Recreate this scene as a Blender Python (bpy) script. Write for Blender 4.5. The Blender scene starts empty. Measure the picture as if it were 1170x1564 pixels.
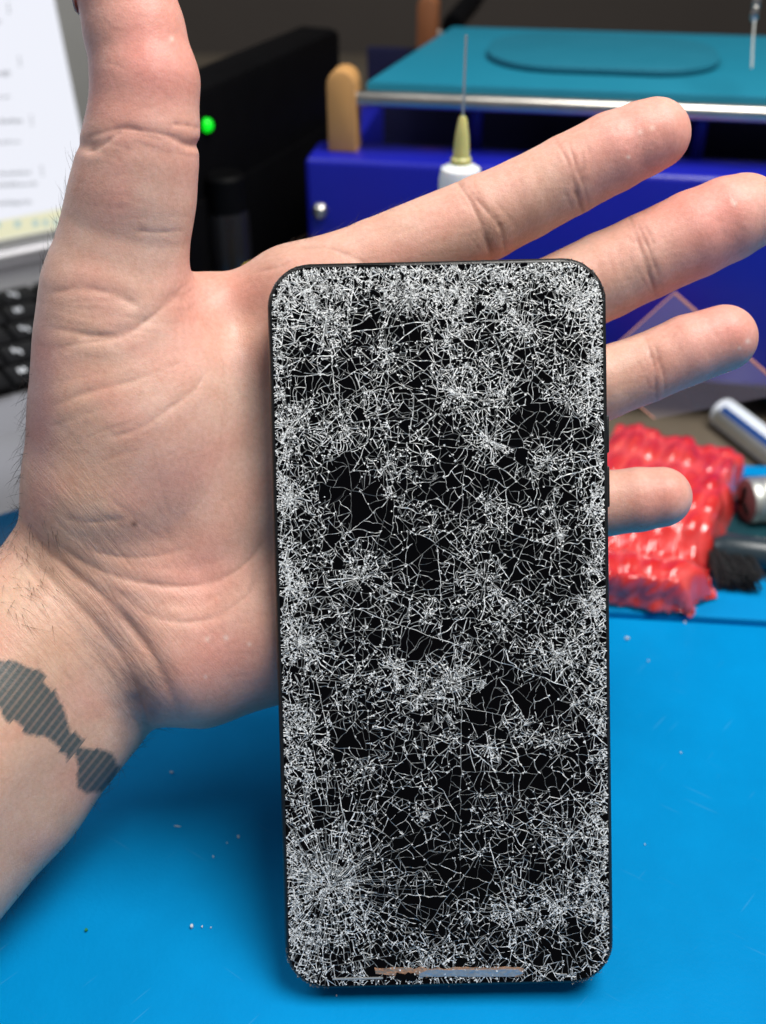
import bpy, bmesh, math, random
import numpy as np
from mathutils import Vector, Matrix, noise as mnoise
from mathutils.geometry import delaunay_2d_cdt

random.seed(7); rng = np.random.default_rng(7)
R = math.radians
scene = bpy.context.scene
COL = scene.collection

# ------------------------------------------------------------------ camera model
PITCH = R(35.0)
FPX = 782.0 / math.tan(R(26.0))         # focal length in photo pixels (photo 1170 x 1564)
CX, CY = 585.0, 782.0
ax_r = Vector((1, 0, 0))
ax_f = Vector((0, math.cos(PITCH), -math.sin(PITCH)))
ax_d = Vector((0, -math.sin(PITCH), -math.cos(PITCH)))   # image-down

# phone pose in camera space (mm; X right, Y down, Z forward)
PW, PH, PT = 77.0, 168.3, 8.6
pc = np.array([(677 - CX) / FPX * 240.8, (963 - CY) / FPX * 240.8, 240.8])
p_up = np.array([-0.0218, -1.0, -0.052]); p_up /= np.linalg.norm(p_up)
p_rt = np.array([1.0, -0.0218, 0.0]); p_rt -= p_up * p_rt.dot(p_up); p_rt /= np.linalg.norm(p_rt)
p_n = np.cross(p_up, p_rt)
if p_n[2] > 0: p_n = -p_n

def cam2dir(v): return ax_r * float(v[0]) + ax_d * float(v[1]) + ax_f * float(v[2])
# camera height so that the phone's lower edge stands on the mat (z = 0)
_low = min((cam2dir((pc + p_rt * sx - p_up * (PH / 2) - p_n * t) / 1000.0)).z for sx in (-25, 25) for t in (0, PT))
H = -_low + 0.0004
CAM = Vector((0, 0, H))
def cam2world(v):                       # mm camera space -> metres world
    return CAM + cam2dir((v[0] / 1000.0, v[1] / 1000.0, v[2] / 1000.0))
def ray(u, v): return cam2dir(((u - CX) / FPX, (v - CY) / FPX, 1.0))
def P(u, v, z):                         # pixel + depth (m) -> world
    return CAM + ray(u, v) * z
def G(u, v, z=0.0):                     # pixel -> point on a horizontal plane
    d = ray(u, v); return CAM + d * ((z - H) / d.z)
def ray_plane(u, v, p0, n):
    d = ray(u, v); return CAM + d * ((p0 - CAM).dot(n) / d.dot(n))
def proj(p):
    q = p - CAM; z = q.dot(ax_f)
    return CX + FPX * q.dot(ax_r) / z, CY + FPX * q.dot(ax_d) / z, z

# ------------------------------------------------------------------ object helpers
def tag(o, label=None, cat=None, group=None, kind=None):
    if label: o['label'] = label
    if cat: o['category'] = cat
    if group: o['group'] = group
    if kind: o['kind'] = kind
    return o
def empty(name, loc=(0, 0, 0), rotz=0.0, mat=None):
    o = bpy.data.objects.new(name, None); COL.objects.link(o)
    o.empty_display_size = 0.01
    if mat is not None: o.matrix_world = mat
    else:
        o.location = loc; o.rotation_euler = (0, 0, rotz)
    return o
def link(name, me, m, parent=None, smooth=True, angle=35):
    me.materials.clear()
    for mm in (m if isinstance(m, (list, tuple)) else [m]): me.materials.append(mm)
    if smooth:
        me.polygons.foreach_set('use_smooth', [True] * len(me.polygons))
        me.set_sharp_from_angle(angle=R(angle))
    o = bpy.data.objects.new(name, me); COL.objects.link(o)
    if parent is not None: o.parent = parent
    return o
def obj(name, bm, m, parent=None, smooth=True, angle=35, origin=None):
    if origin is not None:
        bmesh.ops.translate(bm, verts=bm.verts, vec=-Vector(origin))
    me = bpy.data.meshes.new(name); bm.to_mesh(me); bm.free()
    o = link(name, me, m, parent, smooth, angle)
    if origin is not None: o.location = origin
    return o
def add_box(bm, c, s, bev=0.0, rot=None, seg=2):
    r = bmesh.ops.create_cube(bm, size=1.0)
    vs = r['verts']
    M = Matrix.Translation(Vector(c)) @ (rot.to_4x4() if rot is not None else Matrix.Identity(4)) @ Matrix.Diagonal((s[0], s[1], s[2], 1))
    bmesh.ops.transform(bm, matrix=M, verts=vs)
    if bev > 0:
        es = list({e for v in vs for e in v.link_edges})
        bmesh.ops.bevel(bm, geom=es, offset=bev, segments=seg, profile=0.5, affect='EDGES', clamp_overlap=True)
    return bm
def frame_of(d):
    d = Vector(d).normalized()
    a = Vector((0, 0, 1)) if abs(d.z) < 0.9 else Vector((1, 0, 0))
    x = d.cross(a).normalized(); y = d.cross(x).normalized()
    return x, y
def add_lathe(bm, p0, p1, prof, n=24, cap=True):
    """prof: list of (t along 0..1, radius)"""
    p0, p1 = Vector(p0), Vector(p1); d = p1 - p0; x, y = frame_of(d)
    rings = []
    for t, r in prof:
        c = p0 + d * t
        rings.append([bm.verts.new(c + (x * math.cos(2 * math.pi * k / n) + y * math.sin(2 * math.pi * k / n)) * r) for k in range(n)])
    for a, b in zip(rings, rings[1:]):
        for k in range(n):
            bm.faces.new((a[k], a[(k + 1) % n], b[(k + 1) % n], b[k]))
    if cap:
        bm.faces.new(rings[0][::-1]); bm.faces.new(rings[-1])
    bmesh.ops.recalc_face_normals(bm, faces=bm.faces)
    return bm
def add_cyl(bm, p0, p1, r, n=20, r1=None): return add_lathe(bm, p0, p1, [(0, r), (1, r if r1 is None else r1)], n)
def add_tube(bm, pts, r, n=8):
    pts = [Vector(p) for p in pts]; rings = []
    x, y = frame_of(pts[1] - pts[0])
    for i, p in enumerate(pts):
        d = (pts[min(i + 1, len(pts) - 1)] - pts[max(i - 1, 0)]).normalized()
        x = (x - d * x.dot(d)).normalized(); y = d.cross(x)
        rr = r(i / (len(pts) - 1)) if callable(r) else r
        rings.append([bm.verts.new(p + (x * math.cos(2 * math.pi * k / n) + y * math.sin(2 * math.pi * k / n)) * rr) for k in range(n)])
    for a, b in zip(rings, rings[1:]):
        for k in range(n): bm.faces.new((a[k], a[(k + 1) % n], b[(k + 1) % n], b[k]))
    bm.faces.new(rings[0][::-1]); bm.faces.new(rings[-1])
    return bm
def add_prism(bm, pts2, z0, z1, bev=0.0, M=None):
    a = [bm.verts.new((p[0], p[1], z0)) for p in pts2]; b = [bm.verts.new((p[0], p[1], z1)) for p in pts2]
    n = len(pts2)
    f0 = bm.faces.new(a[::-1]); f1 = bm.faces.new(b)
    for k in range(n): bm.faces.new((a[k], a[(k + 1) % n], b[(k + 1) % n], b[k]))
    bmesh.ops.recalc_face_normals(bm, faces=bm.faces)
    if bev > 0:
        es = list(f1.edges) + list(f0.edges)
        bmesh.ops.bevel(bm, geom=es, offset=bev, segments=2, profile=0.5, affect='EDGES')
    if M is not None: bmesh.ops.transform(bm, matrix=M, verts=bm.verts)
    return bm
def rrect(w, h, r, n=8, cx=0, cy=0):
    out = []
    for (sx, sy, a0) in ((1, 1, 0), (-1, 1, 90), (-1, -1, 180), (1, -1, 270)):
        for k in range(n + 1):
            a = R(a0 + 90 * k / n)
            out.append((cx + sx * (w / 2 - r) + r * math.cos(a), cy + sy * (h / 2 - r) + r * math.sin(a)))
    return out

# ------------------------------------------------------------------ materials
def new_mat(name):
    m = bpy.data.materials.new(name); m.use_nodes = True
    nt = m.node_tree; b = nt.nodes['Principled BSDF']
    return m, nt, b
def N(nt, t, **kw):
    n = nt.nodes.new(t)
    for k, v in kw.items():
        if k in n.inputs: n.inputs[k].default_value = v
        else: setattr(n, k, v)
    return n
def mat(name, col, rough=0.5, metal=0.0, var=0.12, vscale=60.0, bump=0.0, bscale=400.0, spec=0.5, emit=None, estr=0.0, trans=0.0, alpha=1.0, coat=0.0, ior=1.45, sss=0.0):
    m, nt, b = new_mat(name); L = nt.links
    tc = N(nt, 'ShaderNodeTexCoord')
    no = N(nt, 'ShaderNodeTexNoise', Scale=vscale, Detail=4.0, Roughness=0.6)
    L.new(tc.outputs['Object'], no.inputs['Vector'])
    mx = N(nt, 'ShaderNodeMix', data_type='RGBA')
    mx.inputs['A'].default_value = tuple(max(0, c * (1 - var)) for c in col) + (1,)
    mx.inputs['B'].default_value = tuple(min(1, c * (1 + var)) for c in col) + (1,)
    L.new(no.outputs['Fac'], mx.inputs['Factor'])
    L.new(mx.outputs['Result'], b.inputs['Base Color'])
    mr = N(nt, 'ShaderNodeMapRange'); mr.inputs['To Min'].default_value = max(0.02, rough - 0.08); mr.inputs['To Max'].default_value = min(1, rough + 0.08)
    L.new(no.outputs['Fac'], mr.inputs['Value']); L.new(mr.outputs['Result'], b.inputs['Roughness'])
    b.inputs['Metallic'].default_value = metal
    b.inputs['Specular IOR Level'].default_value = spec
    b.inputs['IOR'].default_value = ior
    b.inputs['Transmission Weight'].default_value = trans
    b.inputs['Alpha'].default_value = alpha
    b.inputs['Coat Weight'].default_value = coat
    if sss:
        b.inputs['Subsurface Weight'].default_value = sss; b.inputs['Subsurface Scale'].default_value = 0.004
    if emit:
        b.inputs['Emission Color'].default_value = tuple(emit) + (1,); b.inputs['Emission Strength'].default_value = estr
    if bump:
        n2 = N(nt, 'ShaderNodeTexNoise', Scale=bscale, Detail=3.0)
        L.new(tc.outputs['Object'], n2.inputs['Vector'])
        bp = N(nt, 'ShaderNodeBump', Strength=bump, Distance=0.001)
        L.new(n2.outputs['Fac'], bp.inputs['Height']); L.new(bp.outputs['Normal'], b.inputs['Normal'])
    return m

M_mat = mat('blue_silicone', (0.0, 0.245, 0.575), 0.55, var=0.07, vscale=18, bump=0.12, bscale=900, spec=0.06)
def scuff(m):
    nt = m.node_tree; L = nt.links; b = nt.nodes['Principled BSDF']
    src = b.inputs['Base Color'].links[0].from_socket
    tc = N(nt, 'ShaderNodeTexCoord')
    big = N(nt, 'ShaderNodeTexNoise', Scale=9.0, Detail=5.0, Roughness=.65); L.new(tc.outputs['Object'], big.inputs['Vector'])
    rb = N(nt, 'ShaderNodeValToRGB'); rb.color_ramp.elements[0].position = .35; rb.color_ramp.elements[1].position = .68
    rb.color_ramp.elements[0].color = (.86, .88, .90, 1); rb.color_ramp.elements[1].color = (1.06, 1.06, 1.04, 1); L.new(big.outputs['Fac'], rb.inputs['Fac'])
    m1 = N(nt, 'ShaderNodeMix', data_type='RGBA', blend_type='MULTIPLY'); m1.inputs['Factor'].default_value = 1
    L.new(src, m1.inputs['A']); L.new(rb.outputs['Color'], m1.inputs['B']); cur = m1.outputs['Result']
    for rot, sc_, seed in ((.5, (40, 900, 1), 0), (-.9, (55, 1000, 1), 5)):
        vr = N(nt, 'ShaderNodeVectorRotate', rotation_type='Z_AXIS'); vr.inputs['Angle'].default_value = rot; L.new(tc.outputs['Object'], vr.inputs['Vector'])
        mp = N(nt, 'ShaderNodeMapping'); mp.inputs['Scale'].default_value = sc_; mp.inputs['Location'].default_value = (seed, seed, 0); L.new(vr.outputs['Vector'], mp.inputs['Vector'])
        no = N(nt, 'ShaderNodeTexNoise', Scale=1.0, Detail=1.0); L.new(mp.outputs['Vector'], no.inputs['Vector'])
        rr = N(nt, 'ShaderNodeMapRange'); rr.inputs['From Min'].default_value = .735; rr.inputs['From Max'].default_value = .80; rr.inputs['To Max'].default_value = .13; L.new(no.outputs['Fac'], rr.inputs['Value'])
        mx = N(nt, 'ShaderNodeMix', data_type='RGBA'); mx.inputs['B'].default_value = (.16, .42, .62, 1); L.new(rr.outputs['Result'], mx.inputs['Factor']); L.new(cur, mx.inputs['A']); cur = mx.outputs['Result']
    L.new(cur, b.inputs['Base Color'])
scuff(M_mat)
M_table = mat('brown_laminate', (0.13, 0.105, 0.075), 0.55, var=0.25, vscale=14, bump=0.1)
M_wall = mat('dark_wall', (0.06, 0.05, 0.043), 0.85, var=0.2, vscale=5)
M_frame = mat('black_metal_frame', (0.010, 0.011, 0.011), 0.32, metal=0.0, var=0.3, vscale=500, bump=0.12, bscale=2500, spec=0.5)
M_frameback = mat('phone_back_black', (0.012, 0.012, 0.014), 0.4, var=0.2)
M_silver = mat('laptop_silver', (0.29, 0.29, 0.31), 0.38, metal=0.6, var=0.05)
M_bezel = mat('laptop_bezel', (0.25, 0.25, 0.24), 0.5, var=0.05)
M_key = mat('key_black', (0.0025, 0.0025, 0.003), 0.6, var=0.2, spec=.12)
M_legend = mat('key_legend', (0.75, 0.78, 0.82), 0.6)
M_blue = mat('blue_paint', (0.009, 0.013, 0.34), 0.36, var=0.1, vscale=30, bump=0.08, bscale=700)
M_bluedark = mat('blue_shadow_paint', (0.003, 0.0035, 0.03), 0.5, var=0.2)  # darker copy of the housing blue; recess shade put into the colour
M_teal = mat('teal_silicone', (0.004, 0.17, 0.26), 0.55, var=0.07, vscale=25)
M_tan = mat('tan_plastic', (0.55, 0.29, 0.10), 0.5, var=0.08)
M_tandark = mat('brown_plastic', (0.22, 0.08, 0.03), 0.5, var=0.1)
M_chrome = mat('steel_rod', (0.52, 0.50, 0.46), 0.3, metal=1.0, var=0.05)
M_steel = mat('brushed_steel', (0.62, 0.64, 0.60), 0.42, metal=.8, var=0.1)
M_black = mat('black_plastic', (0.0015, 0.0015, 0.002), 0.6, var=0.3, spec=.1)
M_gloss = mat('black_gloss', (0.01, 0.01, 0.012), 0.12, var=0.3)
M_led = mat('green_led', (0.0, 0.4, 0.02), 0.4, emit=(0.002, 0.75, 0.008), estr=1.0)
M_yhub = mat('yellow_hub', (0.56, 0.53, 0.20), 0.3, var=0.1, spec=0.5, sss=0.3)
M_barrel = mat('syringe_barrel', (0.78, 0.80, 0.82), 0.3, sss=0.2)
M_battw = mat('battery_white', (0.74, 0.80, 0.86), 0.28)
M_battb = mat('battery_blue', (0.015, 0.06, 0.22), 0.28)
M_red = mat('dark_red_end', (0.16, 0.09, 0.09), 0.4)
M_tool = mat('dark_tool', (0.025, 0.04, 0.05), 0.28, var=0.3)
M_bristle = mat('bristle', (0.015, 0.015, 0.016), 0.6)
M_pcb = mat('pcb_teal', (0.004, 0.045, 0.06), 0.45, var=0.3, vscale=200)
M_film = mat('clear_film', (0.5, 0.45, 0.6), 0.25, alpha=0.08, spec=.25)
M_filmedge = mat('orange_film_edge', (0.62, 0.27, 0.17), 0.5, alpha=.75)
M_flake = mat('white_flake', (0.65, 0.68, 0.70), 0.5)
M_flakegreen = mat('green_flake', (0.02, 0.2, 0.04), 0.5)
M_yellow = mat('yellow_cap', (0.6, 0.42, 0.06), 0.5)
M_screen = mat('lit_screen', (0.05, 0.05, 0.06), 0.4, var=0.01, spec=.1, emit=(0.90, 0.92, 1.0), estr=0.93)
M_taskbar = mat('screen_taskbar', (0.05, 0.05, 0.05), 0.4, var=0.01, spec=.1, emit=(0.92, 0.90, 0.62), estr=0.85)
M_text = mat('screen_text', (0.03, 0.03, 0.04), 0.6, var=0.05, spec=.1, emit=(0.5, 0.52, 0.56), estr=0.62)
M_icon = mat('screen_icon', (0.03, 0.05, 0.06), 0.6, var=0.3, spec=.1, emit=(0.5, 0.7, 0.72), estr=0.75)
M_copper = mat('copper_strip', (0.78, 0.36, 0.22), 0.38, metal=0.6, var=0.6, vscale=900, bump=0.5, bscale=1200)
M_graymetal = mat('grey_strip', (0.34, 0.41, 0.48), 0.35, metal=0.5, var=0.4, vscale=800, bump=0.3, bscale=900)
M_slit = mat('bright_slit', (0.6, 0.6, 0.58), 0.3, metal=0.6)
M_lens = mat('camera_lens', (0.002, 0.002, 0.004), 0.05, var=0.1)
M_nail = mat('nail', (0.60, 0.38, 0.32), 0.3, var=0.06, sss=0.2)
M_hair = mat('dark_hair', (0.035, 0.022, 0.014), 0.5, var=0.2)

# ------------------------------------------------------------------ THE SETTING
TZ = -0.006
bm = bmesh.new()
vs = [bm.verts.new(p) for p in ((-1.6, -0.6, TZ), (1.6, -0.6, TZ), (1.6, 1.25, TZ), (-1.6, 1.25, TZ))]; bm.faces.new(vs)
tag(obj('tabletop', bm, M_table), kind='structure')
bm = bmesh.new()
vs = [bm.verts.new(p) for p in ((-3, 1.2, -0.4), (3, 1.2, -0.4), (3, 1.2, 2.2), (-3, 1.2, 2.2))]; bm.faces.new(vs)
tag(obj('wall', bm, M_wall), kind='structure')

# silicone work mat: sheet with a recessed line (compartment edge) near the back
g0, g1 = G(930, 938), G(1170, 952)
e0, e1 = G(1135, 712), G(1170, 714)
ydir = (g1 - g0).normalized()
myaw = math.atan2(ydir.y, ydir.x)
mat_root = empty('repair_mat', (0.05, 0.12, TZ), myaw)
tag(mat_root, 'bright blue silicone repair mat covering the bench under the hand and phone', 'mat')
inv = Matrix.Rotation(-myaw, 4, 'Z') @ Matrix.Translation(-Vector((0.05, 0.12, 0)))
gy = (inv @ g0).y; ey = (inv @ e0).y
bm = bmesh.new()
w0, w1 = -0.42, 0.42
def mat_strip(y0, y1, top=0.0):
    add_box(bm, ((w0 + w1) / 2, (y0 + y1) / 2, (top - TZ) / 2), (w1 - w0, y1 - y0, top - TZ), 0.0012)
mat_strip(-0.36, gy - 0.0012); mat_strip(gy - 0.0012, gy + 0.0016, -0.003); mat_strip(gy + 0.0016, ey)
obj('mat_sheet', bm, M_mat, mat_root)
bm = bmesh.new()
add_box(bm, (0, ey - 0.006, -TZ + 0.001), (w1 - w0 - 0.02, 0.008, 0.002), 0.0009)
obj('raised_rim', bm, M_mat, mat_root)

# ------------------------------------------------------------------ PHONE
def p_axes_world():
    x, y, z = cam2dir(p_rt), cam2dir(p_up), cam2dir(p_n)
    m = Matrix((( x.x, y.x, z.x), (x.y, y.y, z.y), (x.z, y.z, z.z))).to_4x4()
    m.translation = cam2world(pc); return m
PM = p_axes_world(); PMI = PM.inverted()
phone = empty('phone', mat=PM)
tag(phone, 'black phone with densely shattered glass screen leaning against the open hand', 'phone')
pn_w = (PM.to_3x3() @ Vector((0, 0, 1))); po_w = PM.translation
def pl(u, v):                            # pixel -> phone-plane local mm
    q = PMI @ ray_plane(u, v, po_w, pn_w); return q.x * 1000, q.y * 1000
mm = 0.001
RC = 10.0
def loft(bm, loops, close_first=True, close_last=True):
    rings = [[bm.verts.new(p) for p in l] for l in loops]
    n = len(rings[0])
    for a, b in zip(rings, rings[1:]):
        for k in range(n): bm.faces.new((a[k], a[(k + 1) % n], b[(k + 1) % n], b[k]))
    if close_first: bm.faces.new(rings[0][::-1])
    if close_last: bm.faces.new(rings[-1])
    bmesh.ops.recalc_face_normals(bm, faces=bm.faces)
def pr(inset, z): return [(x * mm, y * mm, z * mm) for x, y in rrect(PW - 2 * inset, PH - 2 * inset, RC - inset * 0.9, 10)]
bm = bmesh.new()
loft(bm, [pr(2.2, -PT), pr(0.8, -PT + .5), pr(0.15, -PT + 1.6), pr(0, -PT + 3), pr(0, -2.2), pr(0.12, -1.2), pr(0.45, -0.45), pr(0.9, -0.15), pr(1.15, -0.12), pr(1.3, -0.5)], True, True)
# dents along the rim
for v in bm.verts:
    if v.co.z > -1.3 * mm:
        s = mnoise.noise(v.co * 900) * 0.18 * mm
        v.co += Vector((s, s * .6, s * .7))
obj('frame', bm, M_frame, phone, angle=50)

# ---- crack network: shards are the Voronoi cells of a point set with varying density
IN = 1.05                                 # glass inset from the outer rim
GW, GH, GR = PW - 2 * IN, PH - 2 * IN, RC - IN
def rsdf(x, y):
    qx, qy = abs(x) - GW / 2 + GR, abs(y) - GH / 2 + GR
    return math.hypot(max(qx, 0), max(qy, 0)) + min(max(qx, qy), 0) - GR
# impact points (photo px, radius px, rays, strength) and calm black areas
impacts = [(505,1352,150,84,1.0),(548,882,75,34,.9),(742,885,60,26,.9),(745,672,62,28,.9),(655,935,38,14,.6),(590,540,50,24,.8),
 (445,655,70,34,1.0),(520,650,60,26,.8),(700,600,70,30,1.0),(770,610,50,20,.8),(868,610,52,34,1.0),(745,762,40,20,.8),(605,1020,50,24,1.0),
 (690,1042,48,30,1.0),(640,1062,70,30,.7),(765,950,50,30,.8),(850,1000,62,26,.9),(850,995,44,20,.6),(745,1140,46,18,.7),(842,1130,36,20,.8),
 (870,1278,48,24,.9),(790,1390,70,34,1.0),(860,1390,60,28,.9),(735,1305,40,16,.6),(555,1170,55,20,.7),(460,985,60,38,1.0),(445,760,50,20,.8),
 (620,450,70,30,.9),(700,440,60,26,.8),(800,500,56,24,.8),(880,450,50,22,.7),(500,490,60,24,.7),(470,440,50,20,.6),(590,715,46,18,.6),(835,705,46,20,.7),
 (600,760,40,16,.5),(900,780,40,22,.8),(895,920,46,22,.8),(470,1120,60,22,.7),(905,1350,46,24,.7),(480,1440,46,20,.7),(660,1455,80,26,.5),(690,1130,40,14,.4),
 (850,810,46,22,.8),(905,870,36,18,.7),(585,960,36,14,.6),(660,800,36,14,.4),(530,1050,46,16,.6),(770,1260,40,14,.4),(640,1245,36,12,.3),(875,1075,36,14,.5),
 (730,1212,36,12,.4),(560,600,40,14,.5),(680,520,46,16,.5),(760,455,46,18,.7),(430,860,46,20,.8),(440,900,40,18,.8),(520,940,40,16,.6),(905,560,40,20,.7)]
calm = [(470,585,40),(640,845,46),(755,725,34),(855,645,34),(632,985,26),(592,985,22),(735,1085,40),(845,1065,46),(742,1192,36),(685,1210,34),(725,1335,50),
 (565,1345,40),(645,1385,46),(612,1250,30),(895,1200,36),(620,505,36),(560,505,26),(700,1330,46),(650,1300,40),(800,1190,36),(585,800,40),(690,680,34),(550,760,40),
 (800,640,40),(880,830,32),(545,910,30),(885,1420,26),(760,1040,34),(560,1130,30),(800,850,36),(500,745,30),(535,720,30),(610,1290,40),(700,1250,36),(820,1330,28)]
imp = []
for (u, v, r, n, s) in impacts:
    x, y = pl(u, v); imp.append((x, y, r * .151, n, s))
clm = []
for (u, v, r) in calm:
    x, y = pl(u, v); clm.append((x, y, r * .151))
ix = np.array([[a[0], a[1], a[2], a[4]] for a in imp]); cxm = np.array(clm)
def density(x, y):
    d = 0.42 + 0.34 * mnoise.noise(Vector((x * .11, y * .11, 3.1))) + .2 * mnoise.noise(Vector((x * .3, y * .3, 8)))
    e = -rsdf(x, y)
    d += 0.30 * math.exp(-(e / 3.0) ** 2)
    lx = x + GW / 2
    d += 0.34 * math.exp(-(lx / 8.0) ** 2) * (0.9 if y > -35 else 0.55) + 0.35 * math.exp(-((GW - lx) / 5.5) ** 2)
    d += 0.42 * math.exp(-((GH / 2 - y) / 15.0) ** 2)
    q = ((ix[:, 0] - x) ** 2 + (ix[:, 1] - y) ** 2) / (ix[:, 2] * .62) ** 2
    d += float(np.sum(ix[:, 3] * np.exp(-q)) * 0.42)
    q = ((cxm[:, 0] - x) ** 2 + (cxm[:, 1] - y) ** 2) / (cxm[:, 2] * .70) ** 2
    d *= 1 - 0.86 * min(1.0, float(np.sum(np.exp(-q))))
    return max(0.07, min(1.7, d))
rnd = random.Random(11)
cv, cf, cb = [], [], []                    # crack ribbons: verts, faces, brightness per face
zc = [0.0]
def warp(p):
    """irregular fracture faces: a continuous wobble of the whole crack field"""
    a = mnoise.noise_vector(Vector((p[0] * .42, p[1] * .42, 1.7))); b = mnoise.noise_vector(Vector((p[0] * .95, p[1] * .95, 7.3)))
    e = min(1.0, max(0.0, -rsdf(p[0], p[1]) / 1.6))
    return Vector((p[0] + (.62 * a.x + .22 * b.x) * e, p[1] + (.62 * a.y + .22 * b.y) * e))
def ribbon(p, q, w0, w1, b):
    p, q = warp(p), warp(q)
    d = q - p; L = d.length
    if L < 0.03: return
    nrm = Vector((-d.y, d.x)) / L
    z = 0.02 + rnd.random() * 0.14
    tilt = rnd.uniform(-.35, .35)
    i = len(cv)
    for (pt, s, w) in ((p, -1, w0), (p, 1, w0), (q, 1, w1), (q, -1, w1)):
        r_ = pt + nrm * (s * w / 2)
        cv.append((r_.x * mm, r_.y * mm, (z + 0.02 + s * w * tilt * .5) * mm))
    cf.append((i, i + 3, i + 2, i + 1)); cb.append(b)
def crumb(p, sz, b):
    """a small angular grain of crushed glass"""
    p = warp(p)
    if rsdf(p.x, p.y) > -.25: return
    i = len(cv); n = rnd.choice((3, 3, 4)); t0 = rnd.uniform(0, 6.28); z = .1 + rnd.random() * .12
    for k in range(n):
        th = t0 + 2 * math.pi * (k + rnd.uniform(-.3, .3)) / n; r_ = sz * rnd.uniform(.35, 1.0)
        cv.append(((p.x + r_ * math.cos(th)) * mm, (p.y + r_ * math.sin(th)) * mm, (z + rnd.uniform(-.04, .04)) * mm))
    cf.append(tuple(range(i, i + n))); cb.append(b)
def crack(p, q, w, b, wob=.1):
    L = (q - p).length; n = max(1, min(24, int(L / .55)))
    d = q - p
    prev = p; pw = w * rnd.uniform(.6, 1.2); lv = rnd.uniform(.7, 1.1)
    for k in range(1, n + 1):
        cur = p + d * (k / n)
        nw = w * rnd.uniform(.5, 1.4)
        lv = .55 * lv + .45 * rnd.choice((.3, .6, .9, 1.3, 1.9))  # brightness jumps per segment: sparkle painted into the crack colour
        if rnd.random() > 0.03: ribbon(prev, cur, pw, nw, b * lv)
        prev, pw = cur, nw
def parea(p):
    a = 0.0
    for (x0, y0), (x1, y1) in zip(p, p[1:] + p[:1]): a += x0 * y1 - x1 * y0
    return a / 2
def pcent(p): return sum(q[0] for q in p) / len(p), sum(q[1] for q in p) / len(p)
def cut(p, ox, oy, dx, dy):
    """split a convex polygon by the line through (ox, oy) along (dx, dy)"""
    A, B, hit = [], [], []
    n = len(p); sd = [(q[0] - ox) * dy - (q[1] - oy) * dx for q in p]
    for k in range(n):
        q, r_, a, b = p[k], p[(k + 1) % n], sd[k], sd[(k + 1) % n]
        (A if a >= 0 else B).append(q)
        if (a >= 0) != (b >= 0):
            t = a / (a - b); h = (q[0] + (r_[0] - q[0]) * t, q[1] + (r_[1] - q[1]) * t)
            A.append(h); B.append(h); hit.append(h)
    return A, B, hit
shards, chords = [], []
stack = [([(x, y) for x, y in rrect(GW - .3, GH - .3, GR - .15, 8)], 0)]
while stack:
    p, lev = stack.pop()
    ar = abs(parea(p)); c = pcent(p); d = density(*c)
    tgt = min(9.0, max(.55, .80 / (d ** 1.35))) * math.exp(rnd.gauss(0, .8))
    if ar < tgt or lev > 26 or len(p) < 3: shards.append((p, d)); continue
    bi, bw = None, 0.0
    for k, (x, y, r, n, s_) in enumerate(imp):
        q = math.hypot(c[0] - x, c[1] - y) / r; w_ = s_ * math.exp(-(q / 1.05) ** 2) * (1.3 if n > 60 else 1)
        if w_ > bw: bi, bw = k, w_
    ok = False
    for tr in range(8):
        q0 = p[rnd.randrange(len(p))]; f = rnd.uniform(.0, .5)
        o_ = (c[0] + (q0[0] - c[0]) * f, c[1] + (q0[1] - c[1]) * f)
        if ar < 90 and bi is not None and rnd.random() < bw * 1.0 and tr < 4:
            x, y, r, n, s_ = imp[bi]
            ux, uy = c[0] - x, c[1] - y; L = math.hypot(ux, uy) + 1e-6; ux, uy = ux / L, uy / L
            er = [(a[0] - c[0]) * ux + (a[1] - c[1]) * uy for a in p]; et = [-(a[0] - c[0]) * uy + (a[1] - c[1]) * ux for a in p]
            if max(er) - min(er) > (max(et) - min(et)) * rnd.uniform(.8, 2.2): th = math.atan2(uy, ux) + math.pi / 2 + rnd.gauss(0, .16)
            else: th = math.atan2(o_[1] - y, o_[0] - x) + rnd.gauss(0, .05)
        else:
            # cut across the longest extent, freely tilted
            far = max(p, key=lambda a: (a[0] - c[0]) ** 2 + (a[1] - c[1]) ** 2)
            th = math.atan2(far[1] - c[1], far[0] - c[0]) + math.pi / 2 + rnd.gauss(0, .38)
        A, B, hit = cut(p, o_[0], o_[1], math.cos(th), math.sin(th))
        if len(hit) == 2 and min(abs(parea(A)), abs(parea(B))) > .13 * ar: ok = True; break
    if not ok:
        far = max(p, key=lambda a: (a[0] - c[0]) ** 2 + (a[1] - c[1]) ** 2)
        th = math.atan2(far[1] - c[1], far[0] - c[0]) + math.pi / 2
        A, B, hit = cut(p, c[0], c[1], math.cos(th), math.sin(th))
        if len(hit) != 2: shards.append((p, d)); continue
    chords.append((hit[0], hit[1], lev, d)); stack.append((A, lev + 1)); stack.append((B, lev + 1))
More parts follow.
